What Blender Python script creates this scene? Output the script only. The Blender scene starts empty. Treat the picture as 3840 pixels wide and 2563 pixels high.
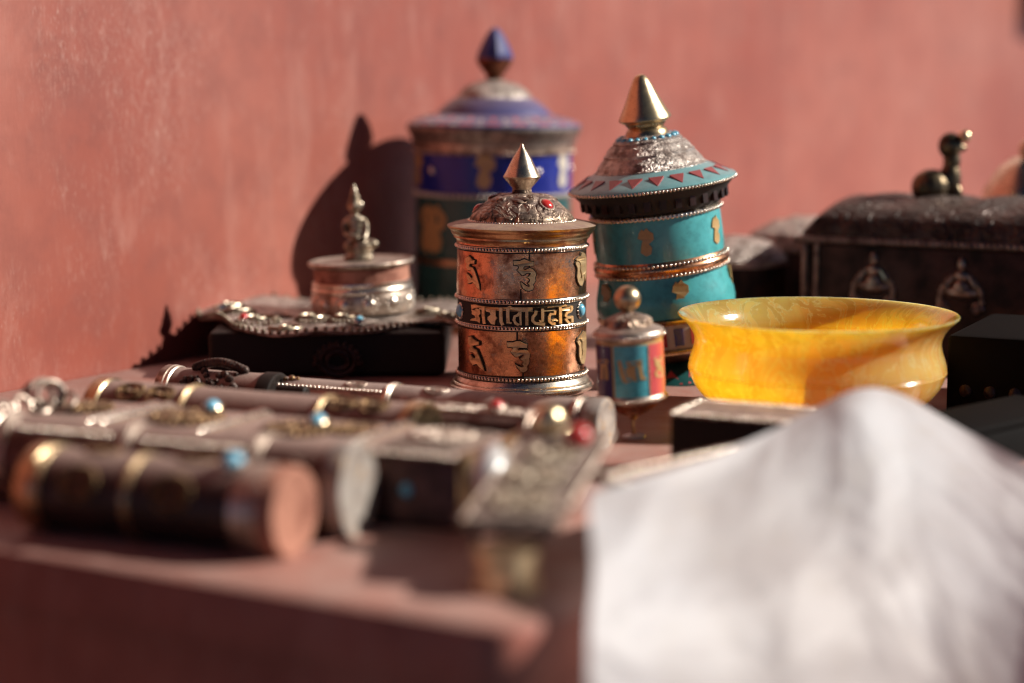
import bpy, bmesh, math, random
from mathutils import Vector, Matrix, Euler, noise as mnoise
from mathutils.geometry import tessellate_polygon

S = 0.01            # every length below is written in centimetres and built in metres
scene = bpy.context.scene
R_ = math.radians
random.seed(7)

# ------------------------------------------------------------------ camera, world, sun, exposure
cam_d = bpy.data.cameras.new('camera'); cam = bpy.data.objects.new('camera', cam_d)
scene.collection.objects.link(cam); scene.camera = cam
cam.location = (0, 0, 16.3*S)
cam.rotation_euler = (R_(90-7.95), 0, 0)
cam_d.lens = 70; cam_d.sensor_width = 36
cam_d.clip_start = 0.01; cam_d.clip_end = 200
cam_d.dof.use_dof = True
cam_d.dof.focus_distance = 0.952
cam_d.dof.aperture_fstop = 3.4
cam_d.dof.aperture_blades = 0

SUN = Vector((1, 0.08, 0.64)).normalized()
world = bpy.data.worlds.new('World'); scene.world = world; world.use_nodes = True
wn = world.node_tree; wn.nodes.clear()
sky = wn.nodes.new('ShaderNodeTexSky'); sky.sky_type = 'NISHITA'; sky.sun_disc = False
sky.sun_elevation = math.asin(SUN.z); sky.sun_rotation = math.atan2(SUN.x, SUN.y)
sky.altitude = 5500; sky.air_density = 0.3; sky.dust_density = 0.1; sky.ozone_density = 0.6
bg = wn.nodes.new('ShaderNodeBackground'); bg.inputs['Strength'].default_value = 0.05
wo = wn.nodes.new('ShaderNodeOutputWorld')
wn.links.new(sky.outputs[0], bg.inputs[0]); wn.links.new(bg.outputs[0], wo.inputs[0])
sun_d = bpy.data.lights.new('sun', 'SUN'); sun_d.energy = 5.0; sun_d.angle = R_(0.55); sun_d.color = (1, 0.94, 0.86)
sun = bpy.data.objects.new('sun', sun_d); scene.collection.objects.link(sun)
sun.location = (0.5, 0, 1)
sun.rotation_euler = SUN.to_track_quat('Z', 'Y').to_euler()
scene.view_settings.view_transform = 'Standard'; scene.view_settings.look = 'None'
scene.view_settings.exposure = 0.42; scene.view_settings.gamma = 1
scene.cycles.use_denoising = True
scene.cycles.pixel_filter_type = 'BLACKMAN_HARRIS'; scene.cycles.filter_width = 1.15
scene.cycles.sample_clamp_indirect = 4
scene.cycles.max_bounces = 8; scene.cycles.diffuse_bounces = 2
scene.cycles.blur_glossy = 0.6

# ------------------------------------------------------------------ material helpers
class NT:
    def __init__(s, name):
        s.m = bpy.data.materials.new(name); s.m.use_nodes = True
        s.t = s.m.node_tree; s.p = s.t.nodes['Principled BSDF']; s.o = s.t.nodes['Material Output']
        s.tc = s.t.nodes.new('ShaderNodeTexCoord')
    def n(s, typ, **kw):
        k = s.t.nodes.new(typ)
        for a, v in kw.items(): setattr(k, a, v)
        return k
    def l(s, a, b): s.t.links.new(a, b)
    def coord(s, scale=(1,1,1), rot=(0,0,0), loc=(0,0,0)):     # object space, in centimetres times scale
        mp = s.n('ShaderNodeMapping')
        mp.inputs['Scale'].default_value = tuple(100*q for q in scale)
        mp.inputs['Rotation'].default_value = rot; mp.inputs['Location'].default_value = loc
        s.l(s.tc.outputs['Object'], mp.inputs[0]); return mp.outputs[0]
    def noise(s, scale, detail=4, rough=.55, dist=0, vec=None, sc=(1,1,1), loc=(0,0,0)):
        k = s.n('ShaderNodeTexNoise')
        k.inputs['Scale'].default_value = scale; k.inputs['Detail'].default_value = detail
        k.inputs['Roughness'].default_value = rough; k.inputs['Distortion'].default_value = dist
        s.l(vec if vec else s.coord(sc, loc=loc), k.inputs['Vector']); return k.outputs['Fac']
    def voro(s, scale, feature='F1', sc=(1,1,1)):
        k = s.n('ShaderNodeTexVoronoi', feature=feature); k.inputs['Scale'].default_value = scale
        s.l(s.coord(sc), k.inputs['Vector']); return k.outputs['Distance']
    def ramp(s, fac, a, b, lo=0, hi=1):
        k = s.n('ShaderNodeMapRange'); k.interpolation_type = 'SMOOTHSTEP'
        k.inputs[1].default_value = a; k.inputs[2].default_value = b
        k.inputs[3].default_value = lo; k.inputs[4].default_value = hi
        s.l(fac, k.inputs[0]); return k.outputs[0]
    def math(s, op, a, b=None):
        k = s.n('ShaderNodeMath', operation=op)
        for i, q in enumerate((a, b)):
            if q is None: continue
            if isinstance(q, (int, float)): k.inputs[i].default_value = q
            else: s.l(q, k.inputs[i])
        return k.outputs[0]
    def mix(s, fac, a, b):
        k = s.n('ShaderNodeMix', data_type='RGBA')
        for i, q in ((0, fac), (6, a), (7, b)):
            if isinstance(q, (int, float)): k.inputs[i].default_value = q
            elif isinstance(q, tuple): k.inputs[i].default_value = (*q, 1)
            else: s.l(q, k.inputs[i])
        return k.outputs[2]
    def set(s, key, v):
        i = s.p.inputs[key]
        if isinstance(v, (int, float)): i.default_value = v
        elif isinstance(v, tuple): i.default_value = (*v, 1) if i.type == 'RGBA' else v
        else: s.l(v, i)
    def bump(s, h, strength=.3, dist=.03):
        k = s.n('ShaderNodeBump'); k.inputs['Strength'].default_value = strength
        k.inputs['Distance'].default_value = dist*S
        s.l(h, k.inputs['Height']); s.l(k.outputs[0], s.p.inputs['Normal'])
    def up(s, a=.45, b=.95):                                   # how far a face looks up: where dust settles
        g = s.n('ShaderNodeNewGeometry'); x = s.n('ShaderNodeSeparateXYZ')
        s.l(g.outputs['Normal'], x.inputs[0]); return s.ramp(x.outputs[2], a, b)

def metal(name, bright, dark, sc=1.2, rough=.32, amount=(.35,.65), dust=.0, dustcol=(.27,.20,.17), fine=True, bump=.25, relief=0, spots=None, met=1.0):
    t = NT(name)
    n1 = t.noise(sc, 6, .65); f = t.ramp(n1, *amount)
    col = t.mix(f, bright, dark)
    if spots:
        n3 = t.noise(sc*2.3, 5, .6, loc=(7,3,1)); col = t.mix(t.ramp(n3, .55, .72), col, spots)
    rg = t.math('ADD', t.math('MULTIPLY', f, .2), rough)
    mt = met
    if fine:
        n2 = t.noise(sc*14, 3, .7); col = t.mix(t.ramp(n2, .5, .75, 0, .55), col, tuple(q*.35 for q in dark))
    if dust:
        n4 = t.noise(sc*9, 4, .7, loc=(2,9,4))
        d = t.math('MULTIPLY', t.up(), t.ramp(n4, .3, .62, dust*.55, dust))
        col = t.mix(d, col, dustcol)
        rg = t.math('MAXIMUM', rg, t.math('MULTIPLY', d, .85))
        mt = t.math('MULTIPLY', t.math('SUBTRACT', 1.0, d), met)
    t.set('Base Color', col); t.set('Roughness', rg); t.set('Metallic', mt)
    h = t.noise(sc*3, 5, .6)
    if relief:
        v = t.ramp(t.noise(relief, 2, .5, 1.6), .35, .6); h = t.math('ADD', t.math('MULTIPLY', v, 2.5), h)
        t.bump(h, .8, .06 if relief < 4 else .025)
    elif bump: t.bump(h, bump, .03)
    return t.m

def paint(name, col, var=.35, sc=3, rough=.4, dirt=(.10,.07,.05), coat=.2, spec=.5, dust=0):
    t = NT(name)
    n = t.noise(sc, 6, .65); c = t.mix(t.ramp(n, .4, .75, 0, var), col, tuple(q*.5 for q in col))
    n2 = t.noise(sc*5, 4, .7, loc=(4,4,2)); c = t.mix(t.ramp(n2, .58, .78, 0, var), c, dirt)
    if dust:
        d = t.math('MULTIPLY', t.up(), dust); c = t.mix(d, c, (.27,.21,.20))
    t.set('Base Color', c); t.set('Roughness', rough); t.set('Coat Weight', coat); t.set('Coat Roughness', .15)
    t.set('Specular IOR Level', spec)
    t.bump(t.noise(sc*4, 4, .6), .2, .02)
    return t.m

M = {}
M['copper'] = metal('aged_copper', (.82,.42,.23), (.17,.06,.035), .9, .24, (.42,.66), spots=(.36,.27,.21), bump=.5)
M['copper_dark'] = metal('dark_copper', (.42,.17,.09), (.10,.04,.025), 1.2, .35, (.3,.6))
M['brass'] = metal('aged_brass', (.56,.42,.25), (.22,.15,.08), 1.6, .26, (.4,.75))
M['brass_bright'] = metal('polished_brass', (.78,.62,.38), (.42,.30,.16), 1.0, .3, (.5,.85), bump=.12)
M['brass_letter'] = metal('brass_letter', (.84,.62,.34), (.40,.26,.12), 3, .42, (.45,.8), met=.9)
M['finial'] = metal('worn_silver_brass', (.80,.69,.53), (.36,.28,.2), 1.2, .24, (.35,.8), bump=.15)
M['silver'] = metal('old_silver', (.84,.74,.62), (.36,.27,.21), 1.5, .27, (.42,.8), bump=.15)
M['silver_dusty'] = metal('dusty_silver', (.70,.58,.48), (.22,.15,.11), 1.6, .36, (.35,.7), dust=.6, relief=0)
M['figure'] = metal('worn_bronze_silver', (.50,.43,.33), (.16,.12,.08), 2.5, .38, (.35,.65), dust=.3)
M['silver_relief'] = metal('chased_silver', (.70,.62,.55), (.16,.12,.10), 1.6, .33, (.35,.7), dust=.45, relief=6.0)
M['lid'] = metal('dusty_lid', (.52,.37,.26), (.10,.06,.045), 1.6, .36, (.35,.62), dust=.55, dustcol=(.28,.205,.18))
M['lid_dome'] = metal('chased_dusty_lid', (.50,.37,.27), (.09,.06,.045), 1.6, .38, (.35,.62), dust=.5, dustcol=(.28,.205,.18), relief=1.5)
M['lid_rim'] = metal('brassy_rim', (.60,.42,.22), (.30,.13,.07), 1.3, .28, (.4,.7), dust=.8, dustcol=(.28,.205,.18))
M['bead'] = metal('silver_bead', (.84,.74,.62), (.42,.31,.23), 3, .25, (.45,.8), fine=False, bump=0)
M['solder_and_shade'] = paint('black_tarnish_and_shade', (.018,.013,.010), .3, 6, .7, coat=0)
M['copper_red'] = metal('reddish_copper_end', (.50,.235,.16), (.26,.10,.065), 1.0, .6, (.35,.65), dust=0, met=.35, bump=1.0)
M['tin'] = metal('pale_tin', (.50,.45,.40), (.27,.22,.19), .9, .5, (.35,.65), dust=.3, met=.35, bump=1.0, spots=(.65,.38,.14))
M['leather'] = metal('brown_lacquered_copper', (.13,.05,.035), (.045,.018,.013), 1.1, .32, (.3,.7), dust=.85, dustcol=(.40,.285,.24), met=.35)
M['leather_dark'] = metal('dark_lacquered_copper', (.05,.02,.014), (.015,.007,.005), 1.1, .33, (.3,.7), dust=.8, dustcol=(.40,.285,.24), met=.3)
M['chest'] = metal('dark_chest_metal', (.06,.022,.015), (.012,.007,.006), .5, .5, (.35,.65), dust=.25, met=.4)
M['chest_lid'] = metal('dark_embossed_lid', (.08,.05,.04), (.02,.013,.011), .6, .4, (.35,.65), dust=.28, relief=.9, met=.5)
M['chest_trim'] = metal('dull_pewter', (.34,.29,.25), (.12,.09,.08), 2, .4, (.4,.7), met=.8)
M['pitch'] = paint('shade_black', (.005,.004,.0035), .3, 1, .75, (.02,.012,.01), coat=0, spec=.08)  # near-black that puts the shade beside the bowl into the colour
M['pend'] = metal('blackened_filigree', (.40,.32,.26), (.07,.05,.04), 1.8, .42, (.4,.62), dust=.3, relief=2.6, met=.6)
M['silver_tube'] = metal('tarnished_silver_tube', (.42,.33,.28), (.16,.11,.09), 1.4, .38, (.35,.7), dust=.85, dustcol=(.40,.31,.27), met=.8)
M['orn'] = metal('dull_silver', (.42,.35,.29), (.12,.09,.075), 2, .36, (.4,.7))
M['bronze'] = metal('dark_bronze', (.20,.15,.09), (.05,.035,.025), 1.2, .35, (.35,.7))
M['black'] = paint('blackened_wood', (.014,.009,.007), .4, 1, .6, coat=0, spec=.25)
M['turq'] = paint('turquoise_stone', (.10,.42,.58), .45, 4, .22, coat=.6)
M['turq_pale'] = paint('pale_turquoise_stone', (.16,.50,.68), .15, 4, .2, coat=.7)
M['coral'] = paint('red_coral', (.55,.035,.03), .3, 5, .2, coat=.7)
M['teal'] = paint('teal_enamel', (.09,.43,.44), .6, 2.0, .25, (.10,.13,.10), coat=.35)
M['teal_dark'] = paint('deep_green_enamel', (.015,.10,.095), .5, 1.5, .35, coat=.15)
M['blue'] = paint('lapis_enamel', (.010,.024,.27), .5, 1.5, .3, (.01,.01,.06), coat=.15)
M['navy'] = paint('navy_enamel', (.03,.022,.11), .4, 2, .3, coat=.4)
M['blue_dusty'] = paint('dusty_lapis', (.05,.055,.20), .5, 1.8, .4, coat=.2, dust=.38)
M['pinkred'] = paint('coral_red_enamel', (.62,.09,.09), .3, 5, .3, (.5,.3,.26), coat=.4)
M['red'] = paint('red_enamel', (.45,.03,.04), .3, 3, .3, coat=.4)
M['cream'] = paint('cream_bone', (.62,.55,.45), .3, 3, .4, coat=.2)
M['teal_stone'] = paint('small_teal_chips', (.08,.42,.50), .75, 5, .3, (.02,.10,.13), coat=.4)
M['gold'] = paint('gold_paint', (.50,.32,.13), .3, 5, .35, (.2,.1,.04), coat=.3)
M['relief_brass'] = metal('dark_gilt_relief', (.44,.28,.14), (.10,.06,.03), 3, .36, (.3,.62), dust=.35)
M['teal_pale'] = paint('pale_teal_enamel', (.16,.42,.44), .5, 2.5, .35, (.30,.16,.13), coat=.3, dust=.25)
M['red_dusty'] = paint('dull_red_enamel', (.36,.05,.05), .5, 4, .4, (.2,.12,.1), coat=.2, dust=.2)
M['brass_ball'] = metal('rubbed_brass_ball', (.62,.47,.29), (.30,.20,.11), 1.6, .33, (.4,.7))
M['shell'] = paint('white_shell', (.62,.6,.58), .1, 2, .25, coat=.6)

# red painted wall and table
def red_paint(name, streak=1.0, dusty=False):
    t = NT(name)
    big = t.noise(.028, 3, .5); mid = t.noise(.35, 5, .6)
    c = t.mix(t.ramp(big, .38, .62), (.29,.068,.043), (.38,.122,.084))
    c = t.mix(t.ramp(mid, .35, .75, 0, .55), c, (.20,.050,.035))
    brush = t.noise(.8, 5, .65, .8, sc=(.55,1,.16), loc=(9,2,5)); c = t.mix(t.ramp(brush, .48, .72, 0, .4), c, (.43,.19,.145))
    spot = t.noise(.16, 6, .7, loc=(1,7,2)); c = t.mix(t.ramp(spot, .56, .70, 0, .35), c, (.17,.045,.032))
    # short vertical scuffs where the paint is rubbed pale
    s1 = t.noise(1, 5, .7, .3, sc=(7.5,1,1.9)); s2 = t.noise(.11, 3, .6, loc=(5,0,3)); s3 = t.noise(1, 5, .65, sc=(2.0,1,.75))
    a = t.math('MULTIPLY', t.ramp(s1, .52, .70), t.ramp(s2, .44, .62))
    b = t.math('MULTIPLY', t.ramp(s3, .52, .72, 0, .7), t.ramp(s2, .36, .62))
    f = t.math('MINIMUM', t.math('ADD', t.math('MULTIPLY', a, .6), t.math('MULTIPLY', b, .42)), .7)
    c = t.mix(t.math('MULTIPLY', f, streak), c, (.52,.31,.25))
    t.set('Base Color', c)
    t.set('Roughness', t.math('ADD', .42, t.math('MULTIPLY', mid, .2)))
    if dusty:
        d = t.math('MULTIPLY', t.up(.6,.98), t.ramp(t.noise(.5,5,.65,loc=(3,3,3)), .3, .65, .35, .8)); c = t.mix(d, c, (.38,.245,.205)); t.set('Base Color', c)
    fine = t.noise(1, 6, .7, sc=(5,1,1.2))
    t.bump(t.math('ADD', fine, t.math('MULTIPLY', a, .6)), .55, .03)
    return t.m
M['wall'] = red_paint('red_painted_plaster', 1.0)
M['table'] = red_paint('red_painted_wood', .35, True)

def amber():
    t = NT('amber_resin')
    n1 = t.noise(.22, 3, .5, 2.2, sc=(1,1,.5), loc=(3,1,2))
    n2 = t.noise(.55, 5, .6, 2.8, sc=(1,1,.38), loc=(8,5,1))
    l1 = t.ramp(t.math('ABSOLUTE', t.math('SUBTRACT', n2, .5)), .0, .030, 1, 0)
    l2 = t.ramp(t.math('ABSOLUTE', t.math('SUBTRACT', n1, .47)), .0, .018, 1, 0)
    c = t.mix(t.ramp(n1, .34, .64), (.87,.28,.065), (.89,.40,.11))
    c = t.mix(t.math('MULTIPLY', l1, .55), c, (.95,.64,.30))
    c = t.mix(t.math('MULTIPLY', l2, .35), c, (.70,.30,.05))
    x = t.n('ShaderNodeSeparateXYZ'); t.l(t.coord(), x.inputs[0])
    clear = t.math('MULTIPLY', t.ramp(n2, .40, .60, 1, .3), t.ramp(x.outputs[2], 2.4, 4.6, .0, .26))
    t.set('Base Color', c); t.set('Roughness', .16); t.set('IOR', 1.35)
    t.set('Transmission Weight', clear)
    t.set('Subsurface Weight', 1.0); t.p.inputs['Subsurface Radius'].default_value = (1.0,.60,.20); t.set('Subsurface Scale', 2.4*S)
    t.set('Coat Weight', .5); t.set('Coat Roughness', .08)
    sc = t.noise(1, 3, .6, sc=(.15,.15,12)); fine = t.noise(6, 4, .7)
    t.set('Coat Roughness', t.ramp(fine, .4, .7, .05, .25))
    t.bump(sc, .35, .02)
    return t.m
M['amber'] = amber()

def clothm():
    t = NT('white_plastic_sheet')
    c = t.mix(t.ramp(t.noise(.09, 3, .5), .35, .7), (.80,.80,.82), (.68,.64,.63))
    c = t.mix(t.ramp(t.noise(.7, 5, .6, loc=(3,1,1)), .5, .8, 0, .25), c, (.60,.53,.42))
    t.set('Base Color', c); t.set('Roughness', .5); t.set('Specular IOR Level', .35)
    t.bump(t.noise(.5, 4, .6), .4, .10)
    tr = t.n('ShaderNodeBsdfTranslucent'); t.l(c, tr.inputs[0])
    mx = t.n('ShaderNodeMixShader'); mx.inputs[0].default_value = .42
    t.l(t.p.outputs[0], mx.inputs[1]); t.l(tr.outputs[0], mx.inputs[2]); t.l(mx.outputs[0], t.o.inputs[0])
    return t.m
M['sheet'] = clothm()
def groundm():
    t = NT('dusty_paving')
    t.set('Base Color', t.mix(t.noise(.02, 5, .6), (.07,.055,.045), (.11,.09,.075))); t.set('Roughness', .9)
    return t.m
M['ground'] = groundm()

# ------------------------------------------------------------------ mesh builder (centimetres)
class MB:
    def __init__(s): s.v = []; s.f = []; s.mi = []; s.T = Matrix()
    def add(s, vs, fs, mi=0):
        b = len(s.v); s.v += [tuple(s.T @ Vector(p)) for p in vs]
        s.f += [tuple(b+i for i in f) for f in fs]; s.mi += [mi]*len(fs)
    def lathe(s, prof, seg=96, mi=0, wob=None, a0=0.0, a1=2*math.pi, matfn=None):
        full = abs(a1-a0-2*math.pi) < 1e-6; n = seg if full else seg+1
        vs = []; fs = []; mm = []
        for j, (r, z) in enumerate(prof):
            for i in range(n):
                a = a0+(a1-a0)*i/seg; rr = r; zz = z
                if wob: rr, zz = wob(r, z, a)
                vs.append((rr*math.cos(a), rr*math.sin(a), zz))
        for j in range(len(prof)-1):
            for i in range(seg):
                k = (i+1) % n
                fs.append((j*n+i, j*n+k, (j+1)*n+k, (j+1)*n+i))
                mm.append(matfn(j, a0+(a1-a0)*(i+.5)/seg) if matfn else mi)
        b = len(s.v); s.v += [tuple(s.T @ Vector(p)) for p in vs]
        s.f += [tuple(b+i for i in f) for f in fs]; s.mi += mm
    def sphere(s, c, r, seg=12, rings=8, sc=(1,1,1), mi=0, rot=None):
        vs = []; fs = []
        for j in range(rings+1):
            th = math.pi*j/rings
            for i in range(seg):
                a = 2*math.pi*i/seg
                p = Vector((r*math.sin(th)*math.cos(a)*sc[0], r*math.sin(th)*math.sin(a)*sc[1], r*math.cos(th)*sc[2]))
                if rot: p = rot @ p
                vs.append(tuple(p+Vector(c)))
        for j in range(rings):
            for i in range(seg):
                k = (i+1) % seg
                fs.append((j*seg+i, (j+1)*seg+i, (j+1)*seg+k, j*seg+k))
        s.add(vs, fs, mi)
    def beads(s, R, z, r, n=None, sc=(1,1,1), jit=.08, seg=8, ph=0):
        n = n or int(2*math.pi*R/(2.05*r))
        for i in range(n):
            a = 2*math.pi*i/n+ph; q = r*(1+random.uniform(-jit, jit))
            s.sphere((R*math.cos(a), R*math.sin(a), z+random.uniform(-jit, jit)*r*.5), q, seg, 6, sc)
    def beadline(s, p, q, r, jit=.08, seg=8):
        p = Vector(p); q = Vector(q); n = max(2, int((q-p).length/(2.05*r)))
        for i in range(n+1):
            s.sphere(p.lerp(q, i/n), r*(1+random.uniform(-jit, jit)), seg, 6)
    def box(s, c, d, rot=0, bev=0):
        cx, cy, cz = c; dx, dy, dz = (q/2 for q in d); cr, sr = math.cos(rot), math.sin(rot)
        def P(x, y, z): return (cx+x*cr-y*sr, cy+x*sr+y*cr, cz+z)
        if bev <= 0:
            vs = [P(x, y, z) for z in (-dz, dz) for x, y in ((-dx,-dy),(dx,-dy),(dx,dy),(-dx,dy))]
            s.add(vs, [(3,2,1,0),(4,5,6,7),(0,1,5,4),(1,2,6,5),(2,3,7,6),(3,0,4,7)]); return
        out = []
        for k, (sx, sy) in enumerate(((1,1),(-1,1),(-1,-1),(1,-1))):
            for j in range(4):
                a = math.pi/2*k+math.pi/6*j
                out.append((sx*(dx-bev)+bev*math.cos(a), sy*(dy-bev)+bev*math.sin(a)))
        n = len(out); vs = []; lay = [(-dz, -bev), (-dz+bev, 0), (dz-bev, 0), (dz-.3*bev, -.3*bev), (dz, -bev)]
        for z, o in lay:
            fx = (dx+o)/dx; fy = (dy+o)/dy
            vs += [P(x*fx, y*fy, z) for x, y in out]
        fs = [(j*n+i, j*n+(i+1) % n, (j+1)*n+(i+1) % n, (j+1)*n+i) for j in range(len(lay)-1) for i in range(n)]
        fs += [tuple(range(n-1, -1, -1)), tuple((len(lay)-1)*n+i for i in range(n))]
        s.add(vs, fs)
    def tube(s, path, r, seg=8, closed=False, rf=None):
        P = [Vector(p) for p in path]; n = len(P); vs = []; fs = []
        up = Vector((0,0,1))
        for i in range(n):
            a = P[(i-1) % n] if (closed or i > 0) else P[0]; b = P[(i+1) % n] if (closed or i < n-1) else P[-1]
            t = (b-a).normalized(); u = t.cross(up)
            if u.length < 1e-3: u = t.cross(Vector((0,1,0)))
            u.normalize(); w = u.cross(t); rr = r*(rf(i/(n-1)) if rf else 1)
            for k in range(seg):
                an = 2*math.pi*k/seg; vs.append(tuple(P[i]+u*rr*math.cos(an)+w*rr*math.sin(an)))
        m = n if closed else n-1
        for i in range(m):
            for k in range(seg):
                fs.append((i*seg+k, i*seg+(k+1) % seg, ((i+1) % n)*seg+(k+1) % seg, ((i+1) % n)*seg+k))
        if not closed: fs += [tuple(range(seg-1, -1, -1)), tuple((n-1)*seg+k for k in range(seg))]
        s.add(vs, fs)
    def plate(s, pts, fn, h0, h1, mi=0):
        """outline pts (u,v) -> fn(u,v,h); top face, walls"""
        n = len(pts); area = sum(pts[i][0]*pts[(i+1) % n][1]-pts[(i+1) % n][0]*pts[i][1] for i in range(n))
        if area < 0: pts = pts[::-1]
        tri = tessellate_polygon([[Vector((u, v, 0)) for u, v in pts]])
        vs = [fn(u, v, h1) for u, v in pts]+[fn(u, v, h0) for u, v in pts]
        fs = []
        for t in tri:
            a, b, c = (Vector((*pts[k], 0)) for k in t)
            fs.append(tuple(t) if (b-a).cross(c-a).z > 0 else tuple(reversed(t)))
        fs += [(n+i, n+(i+1) % n, (i+1) % n, i) for i in range(n)]
        s.add(vs, fs, mi)
    def build(s, name, mat, parent=None, smooth=True, loc=None):
        me = bpy.data.meshes.new(name)
        me.from_pydata([(x*S, y*S, z*S) for x, y, z in s.v], [], s.f)
        mats = mat if isinstance(mat, (list, tuple)) else [mat]
        for m in mats: me.materials.append(M[m])
        if len(mats) > 1: me.polygons.foreach_set('material_index', s.mi)
        me.update()
        o = bpy.data.objects.new(name, me); scene.collection.objects.link(o)
        if smooth:
            me.polygons.foreach_set('use_smooth', [True]*len(me.polygons))
            me.set_sharp_from_angle(angle=R_(38))
        if parent: o.parent = parent
        return o

def thing(name, label, cat, loc=(0,0,0), rot=(0,0,0), group=None):
    o = bpy.data.objects.new(name, None); scene.collection.objects.link(o)
    o.empty_display_size = .02
    o.location = [q*S for q in loc]; o.rotation_euler = [R_(q) for q in rot]
    tag(o, label, cat, group); return o
def tag(o, label, cat, group=None):
    o['label'] = label; o['category'] = cat
    if group: o['group'] = group
    return o
def part(name, mat, parent, fn, smooth=True):
    b = MB(); fn(b); return b.build(name, mat, parent, smooth)

def offset(pts, d):
    n = len(pts); area = sum(pts[i][0]*pts[(i+1) % n][1]-pts[(i+1) % n][0]*pts[i][1] for i in range(n)); sg = 1 if area > 0 else -1
    out = []
    for i in range(n):
        a = Vector(pts[i-1]); b = Vector(pts[i]); c = Vector(pts[(i+1) % n])
        t = ((b-a).normalized()+(c-b).normalized())
        t = t.normalized() if t.length > 1e-4 else (b-a).normalized()
        out.append((b.x+t.y*sg*d, b.y-t.x*sg*d))
    return out
def ribbon(pts, w):
    P = [Vector(p) for p in pts]; L = []; Rr = []
    for i, p in enumerate(P):
        t = (P[min(i+1, len(P)-1)]-P[max(i-1, 0)]).normalized(); nn = Vector((-t.y, t.x))*w/2
        L.append(tuple(p+nn)); Rr.append(tuple(p-nn))
    return L+Rr[::-1]

# ------------------------------------------------------------------ wall, table, ground
g = MB(); g.box((0, 0, -91), (1600, 1600, 2)); gr = g.build('ground', 'ground', smooth=False); gr['kind'] = 'structure'
def wall_mesh():
    b = MB(); b.box((0, 4, 0), (260, 8, 190)); return b
w = wall_mesh().build('wall', 'wall', smooth=False)
w.rotation_euler = (0, 0, R_(57.2)); w.location = (10*S, 153.7*S, 5*S)
tag(w, 'red painted wall with pale scuffs behind all the wares', 'wall'); w['kind'] = 'structure'

tb = thing('display_table', 'red painted table that carries all the wares', 'table')
def top(b):
    A = Vector((-.15, 56.0)); dl = Vector((-.866, .5)); dr = Vector((.722, .692))
    # rounded front corner
    pts = []
    c0 = A+dl*1.3; c1 = A+dr*1.3
    for i in range(9):
        t = i/8; p = c0*(1-t)**2+A*2*t*(1-t)+c1*t*t; pts.append((p.x, p.y))
    e = A+dr*100; pts += [(e.x, e.y), (e.x, 1.55*e.x+137.4)]
    e = A+dl*44.6; pts += [(e.x, e.y)]
    n = len(pts); vs = []; fs = []
    cen = Vector((8, 100))
    lay = [(-1.9, 0), (-.35, 0), (-.12, .10), (0, .35)]
    for z, o in lay:
        q = offset(pts, -o); vs += [(x, y, z) for x, y in q]
    for j in range(len(lay)-1):
        for i in range(n): fs.append((j*n+i, j*n+(i+1) % n, (j+1)*n+(i+1) % n, (j+1)*n+i))
    fs += [tuple(range(n-1, -1, -1)), tuple(3*n+i for i in range(n))]
    b.add(vs, fs)
part('tabletop', 'table', tb, top)
def skirt(b):
    A = Vector((-.15, 56.0)); dl = Vector((-.866, .5)); dr = Vector((.722, .692))
    A = A+(dl+dr)*.55
    pts = []
    c0 = A+dl*1.2; c1 = A+dr*1.2
    for i in range(7):
        t = i/6; p = c0*(1-t)**2+A*2*t*(1-t)+c1*t*t; pts.append((p.x, p.y))
    e = A+dr*96; pts += [(e.x, e.y), (e.x, 1.55*e.x+135)]
    e = A+dl*42.5; pts += [(e.x, e.y)]
    n = len(pts)
    vs = [(x, y, -1.9) for x, y in pts]+[(x, y, -88) for x, y in pts]
    fs = [(n+i, n+(i+1) % n, (i+1) % n, i) for i in range(n)]+[tuple(range(n)), tuple(range(2*n-1, n-1, -1))]
    b.add(vs, fs)
part('cabinet', 'table', tb, skirt)

# ------------------------------------------------------------------ copper prayer wheel (in focus)
K = 98.5/4568.0
CX, YB = 1197.0, 897.0
def prof(pts, k, yb): return [(r*k, (yb-y)*k*1.006) for r, y in pts]
pw = thing('prayer_wheel', 'copper prayer wheel with brass letters and a turquoise studded middle band', 'prayer wheel', (.49, 98.5, 0))
def dent(r, z, a):
    v = mnoise.noise(Vector((math.cos(a)*1.1, math.sin(a)*1.1, z*.45)))*.05+mnoise.noise(Vector((math.cos(a)*4, math.sin(a)*4, z*1.6)))*.012
    return r+v, z
part('base', 'silver', pw, lambda b: b.lathe(prof([(0,897),(118,897),(140,893),(156,888),(164,884),(166.5,880),(167,876),(163,873),(163,871),(161,868),(157,866),(157,864),(155,861),(152,857),(149,853),(140,852)], K, YB), 128))
part('lower_drum', 'copper', pw, lambda b: b.lathe(prof([(146,853),(146.2,840),(146.6,820),(147,800),(147.4,780),(148,760),(148.4,745),(148.6,729)], K, YB), 160, wob=dent))
part('upper_drum', 'copper', pw, lambda b: b.lathe(prof([(149,671),(149,655),(149,635),(149,615),(149,595),(149,575),(149,555),(150,545)], K, YB), 160, wob=dent))
part('middle_band', 'solder_and_shade', pw, lambda b: b.lathe(prof([(149,730),(148.5,724),(148.2,700),(148.5,676),(149.5,670.5)], K, YB), 128))
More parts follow.
